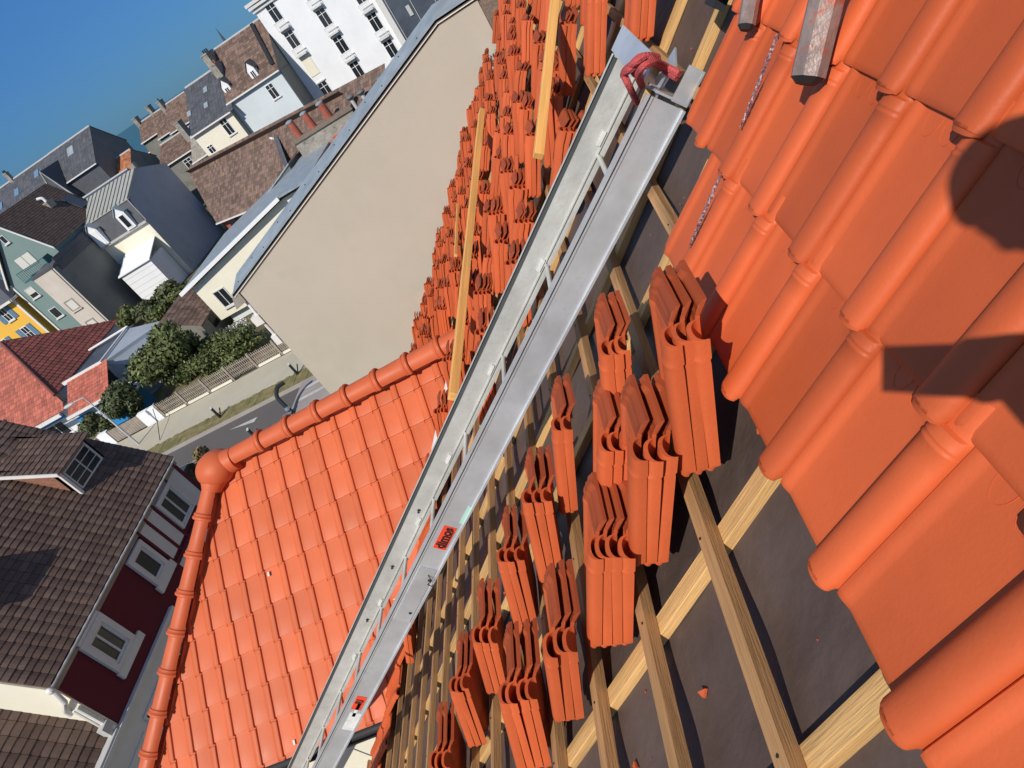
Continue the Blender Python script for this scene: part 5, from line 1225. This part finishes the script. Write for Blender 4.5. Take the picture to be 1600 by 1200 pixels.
b = MB(); b.prism([(-63.35, 86.4, 9.0), (-61.9, 86.4, 13.55), (-61.9, 86.4, 13.30), (-63.1, 86.4, 9.0)], (0, 0.1, 0)); b.prism([(-60.45, 86.4, 9.0), (-61.9, 86.4, 13.55), (-61.9, 86.4, 13.30), (-60.7, 86.4, 9.0)], (0, 0.1, 0)); part('bargeboard', b, M['zinc_pale'], t)
t = row_house('dark_low_house', 'dark low roofs and yards between the slate row and the green house', -62.0, -50.0, 78, 9, 6.6, 8.6, 'pinkish', 'slate_blue', [(-58, 5.2, 1.2, 1.3), (-55, 5.2, 1.2, 1.3)])
t = row_house('seafront_house', 'small cream gabled house standing alone by the sea', -66.5, -63.0, 118, 5, 7.6, 9.4, 'cream', 'slate', [(-64.8, 6.2, 0.9, 1.2)])
t = row_house('sea_house', 'grey roofed house at the water edge behind the rusty orange roof', -61.5, -57.0, 120, 5, 6.4, 8.6, 'bluish', 'slate', [])

# ------------------------------------------------------------------ the photographer, kept behind the camera; his shadow falls on the laid tiles
def rel(x, y, z): return C0 + V((x, y, z))
pr = thing('person', 'person in navy jacket and knit cap sitting on the laid tiles, holding up a phone', 'person', rel(0.6, -0.5, -0.4))
joints = dict(pelvis=rel(.78, -.62, -.05), spine=rel(.62, -.58, .10), chest=rel(.42, -.50, .24), neck=rel(.28, -.36, .35), head0=rel(.22, -.29, .41),
              shR=rel(.50, -.36, .24), elR=rel(.36, -.17, .05), wrR=rel(.195, -.045, -.055), shL=rel(.32, -.60, .20), elL=rel(.36, -.72, -.08), wrL=rel(.42, -.80, -.28),
              hipR=rel(.78, -.52, -.12), knR=rel(.42, -.55, -.22), anR=rel(.28, -.62, -.62), toR=rel(.16, -.56, -.74), hipL=rel(.82, -.74, -.12), knL=rel(.46, -.85, -.24), anL=rel(.34, -.90, -.58), toL=rel(.22, -.86, -.70))
J = list(joints); edges = [('pelvis','spine'),('spine','chest'),('chest','neck'),('neck','head0'),('chest','shR'),('shR','elR'),('elR','wrR'),('chest','shL'),('shL','elL'),('elL','wrL'),
    ('pelvis','hipR'),('hipR','knR'),('knR','anR'),('anR','toR'),('pelvis','hipL'),('hipL','knL'),('knL','anL'),('anL','toL')]
rad = dict(pelvis=.14, spine=.125, chest=.15, neck=.055, head0=.05, shR=.07, elR=.078, wrR=.088, shL=.07, elL=.047, wrL=.030, hipR=.10, knR=.065, anR=.045, toR=.035, hipL=.10, knL=.065, anL=.045, toL=.035)
def skinned(name, pts, eds, rads, m, parent, root=0, sub=2):
    me = bpy.data.meshes.new(name); me.from_pydata([tuple(p) for p in pts], eds, [])
    o = bpy.data.objects.new(name, me); COL.objects.link(o)
    sk = o.modifiers.new('skin', 'SKIN'); sk.use_smooth_shade = True
    for i, r_ in enumerate(rads): me.skin_vertices[0].data[i].radius = (r_, r_)
    me.skin_vertices[0].data[root].use_root = True
    ss_ = o.modifiers.new('sub', 'SUBSURF'); ss_.levels = sub; ss_.render_levels = sub
    bpy.context.view_layer.update()
    dg = bpy.context.evaluated_depsgraph_get(); me2 = bpy.data.meshes.new_from_object(o.evaluated_get(dg)); me2.name = name
    bpy.data.objects.remove(o); me2.materials.clear(); me2.materials.append(m)
    me2.polygons.foreach_set('use_smooth', [True]*len(me2.polygons))
    return part(name, me2, m, parent)
skinned('body', [joints[j] for j in J], [(J.index(a), J.index(c)) for a, c in edges], [rad[j] for j in J], M['jacket'], pr)
hc = rel(.162, -.235, .408); fd = V((-0.35, 0.85, -0.40)).normalized(); hup_ = (V((0, 0, 1)) - fd*fd.z).normalized(); hs_ = fd.cross(hup_)
b = MB(); rings = []
for k in range(15):
    ph = math.pi*(0.03 + 0.94*k/14); zz = math.cos(ph)
    ring = []
    for q in range(20):
        a = 2*math.pi*q/20; x = math.cos(a)*math.sin(ph); y = math.sin(a)*math.sin(ph)
        wdt_ = 0.076*(1 - 0.22*max(0, -zz)); r3 = hs_*(x*wdt_) + fd*(y*(0.095 if y > 0 else 0.10)*(1-0.12*max(0, -zz))) + hup_*(zz*0.118)
        if y > 0.9*math.sin(ph) and -0.35 < zz < 0.05: r3 += fd*0.022
        ring.append(hc + r3)
    rings.append(ring)
b.rings(rings); hd_o = part('head', b, M['skin'], pr, smooth=True, ang=60)
for s_ in (-1, 1):
    b = MB(); b.ball(hc + fd*0.086 + hs_*0.030*s_ + hup_*0.012, 0.012, 0.012, 0.010, 8, 6); part('eye', b, M['label_white'], hd_o, smooth=True)
    b = MB(); b.ball(hc + hs_*0.078*s_ - fd*0.005, 0.012, 0.022, 0.032, 8, 6); part('ear', b, M['skin'], hd_o, smooth=True)
b = MB(); b.obb(hc + fd*0.090 - hup_*0.055, hs_*0.025, hup_*0.006, fd*0.006); part('mouth', b, M['label_red'], hd_o)
b = MB(); b.rings([[hc + (hs_*math.cos(a)*0.086 + fd*math.sin(a)*0.108)*math.sqrt(max(0.0004, 1-(zq*0.93)**2)) + hup_*(0.030+zq*0.098) for a in [2*math.pi*q/20 for q in range(20)]] for zq in [0.0, .15, .3, .45, .6, .75, .88, .97, 1.04]]); part('knit_cap', b, M['cap_hat'], pr, smooth=True)
# right hand round the phone
def cw(r, d, f): return C0 + CR*r + CD*d + CF*f
skinned('hand', [cw(.180,.022,-.050), cw(.128,.014,-.042), cw(.092,-.022,-.030), cw(.074,-.030,-.018), cw(.100,.000,-.032), cw(.078,.012,-.024), cw(.070,.030,-.018), cw(.104,.018,-.030), cw(.082,.030,-.024), cw(.074,.040,-.016), cw(.112,.030,-.030), cw(.094,.040,-.024), cw(.086,.044,-.014), cw(.124,.038,-.034), cw(.106,.046,-.026), cw(.098,.046,-.014)],
        [(0,1),(1,2),(2,3),(1,4),(4,5),(5,6),(1,7),(7,8),(8,9),(1,10),(10,11),(11,12),(1,13),(13,14),(14,15)], [.080,.050,.014,.010,.014,.009,.008,.014,.009,.008,.011,.009,.008,.010,.008,.007], M['skin'], pr)
ph = tag(part('phone', (lambda q: (q.obb(cw(.048, .0075, -.0095), CR*.0745, CD*.0375, CF*.0040), q)[1])(MB()), M['dark']), 'dark phone held up sideways by the photographer', 'phone')
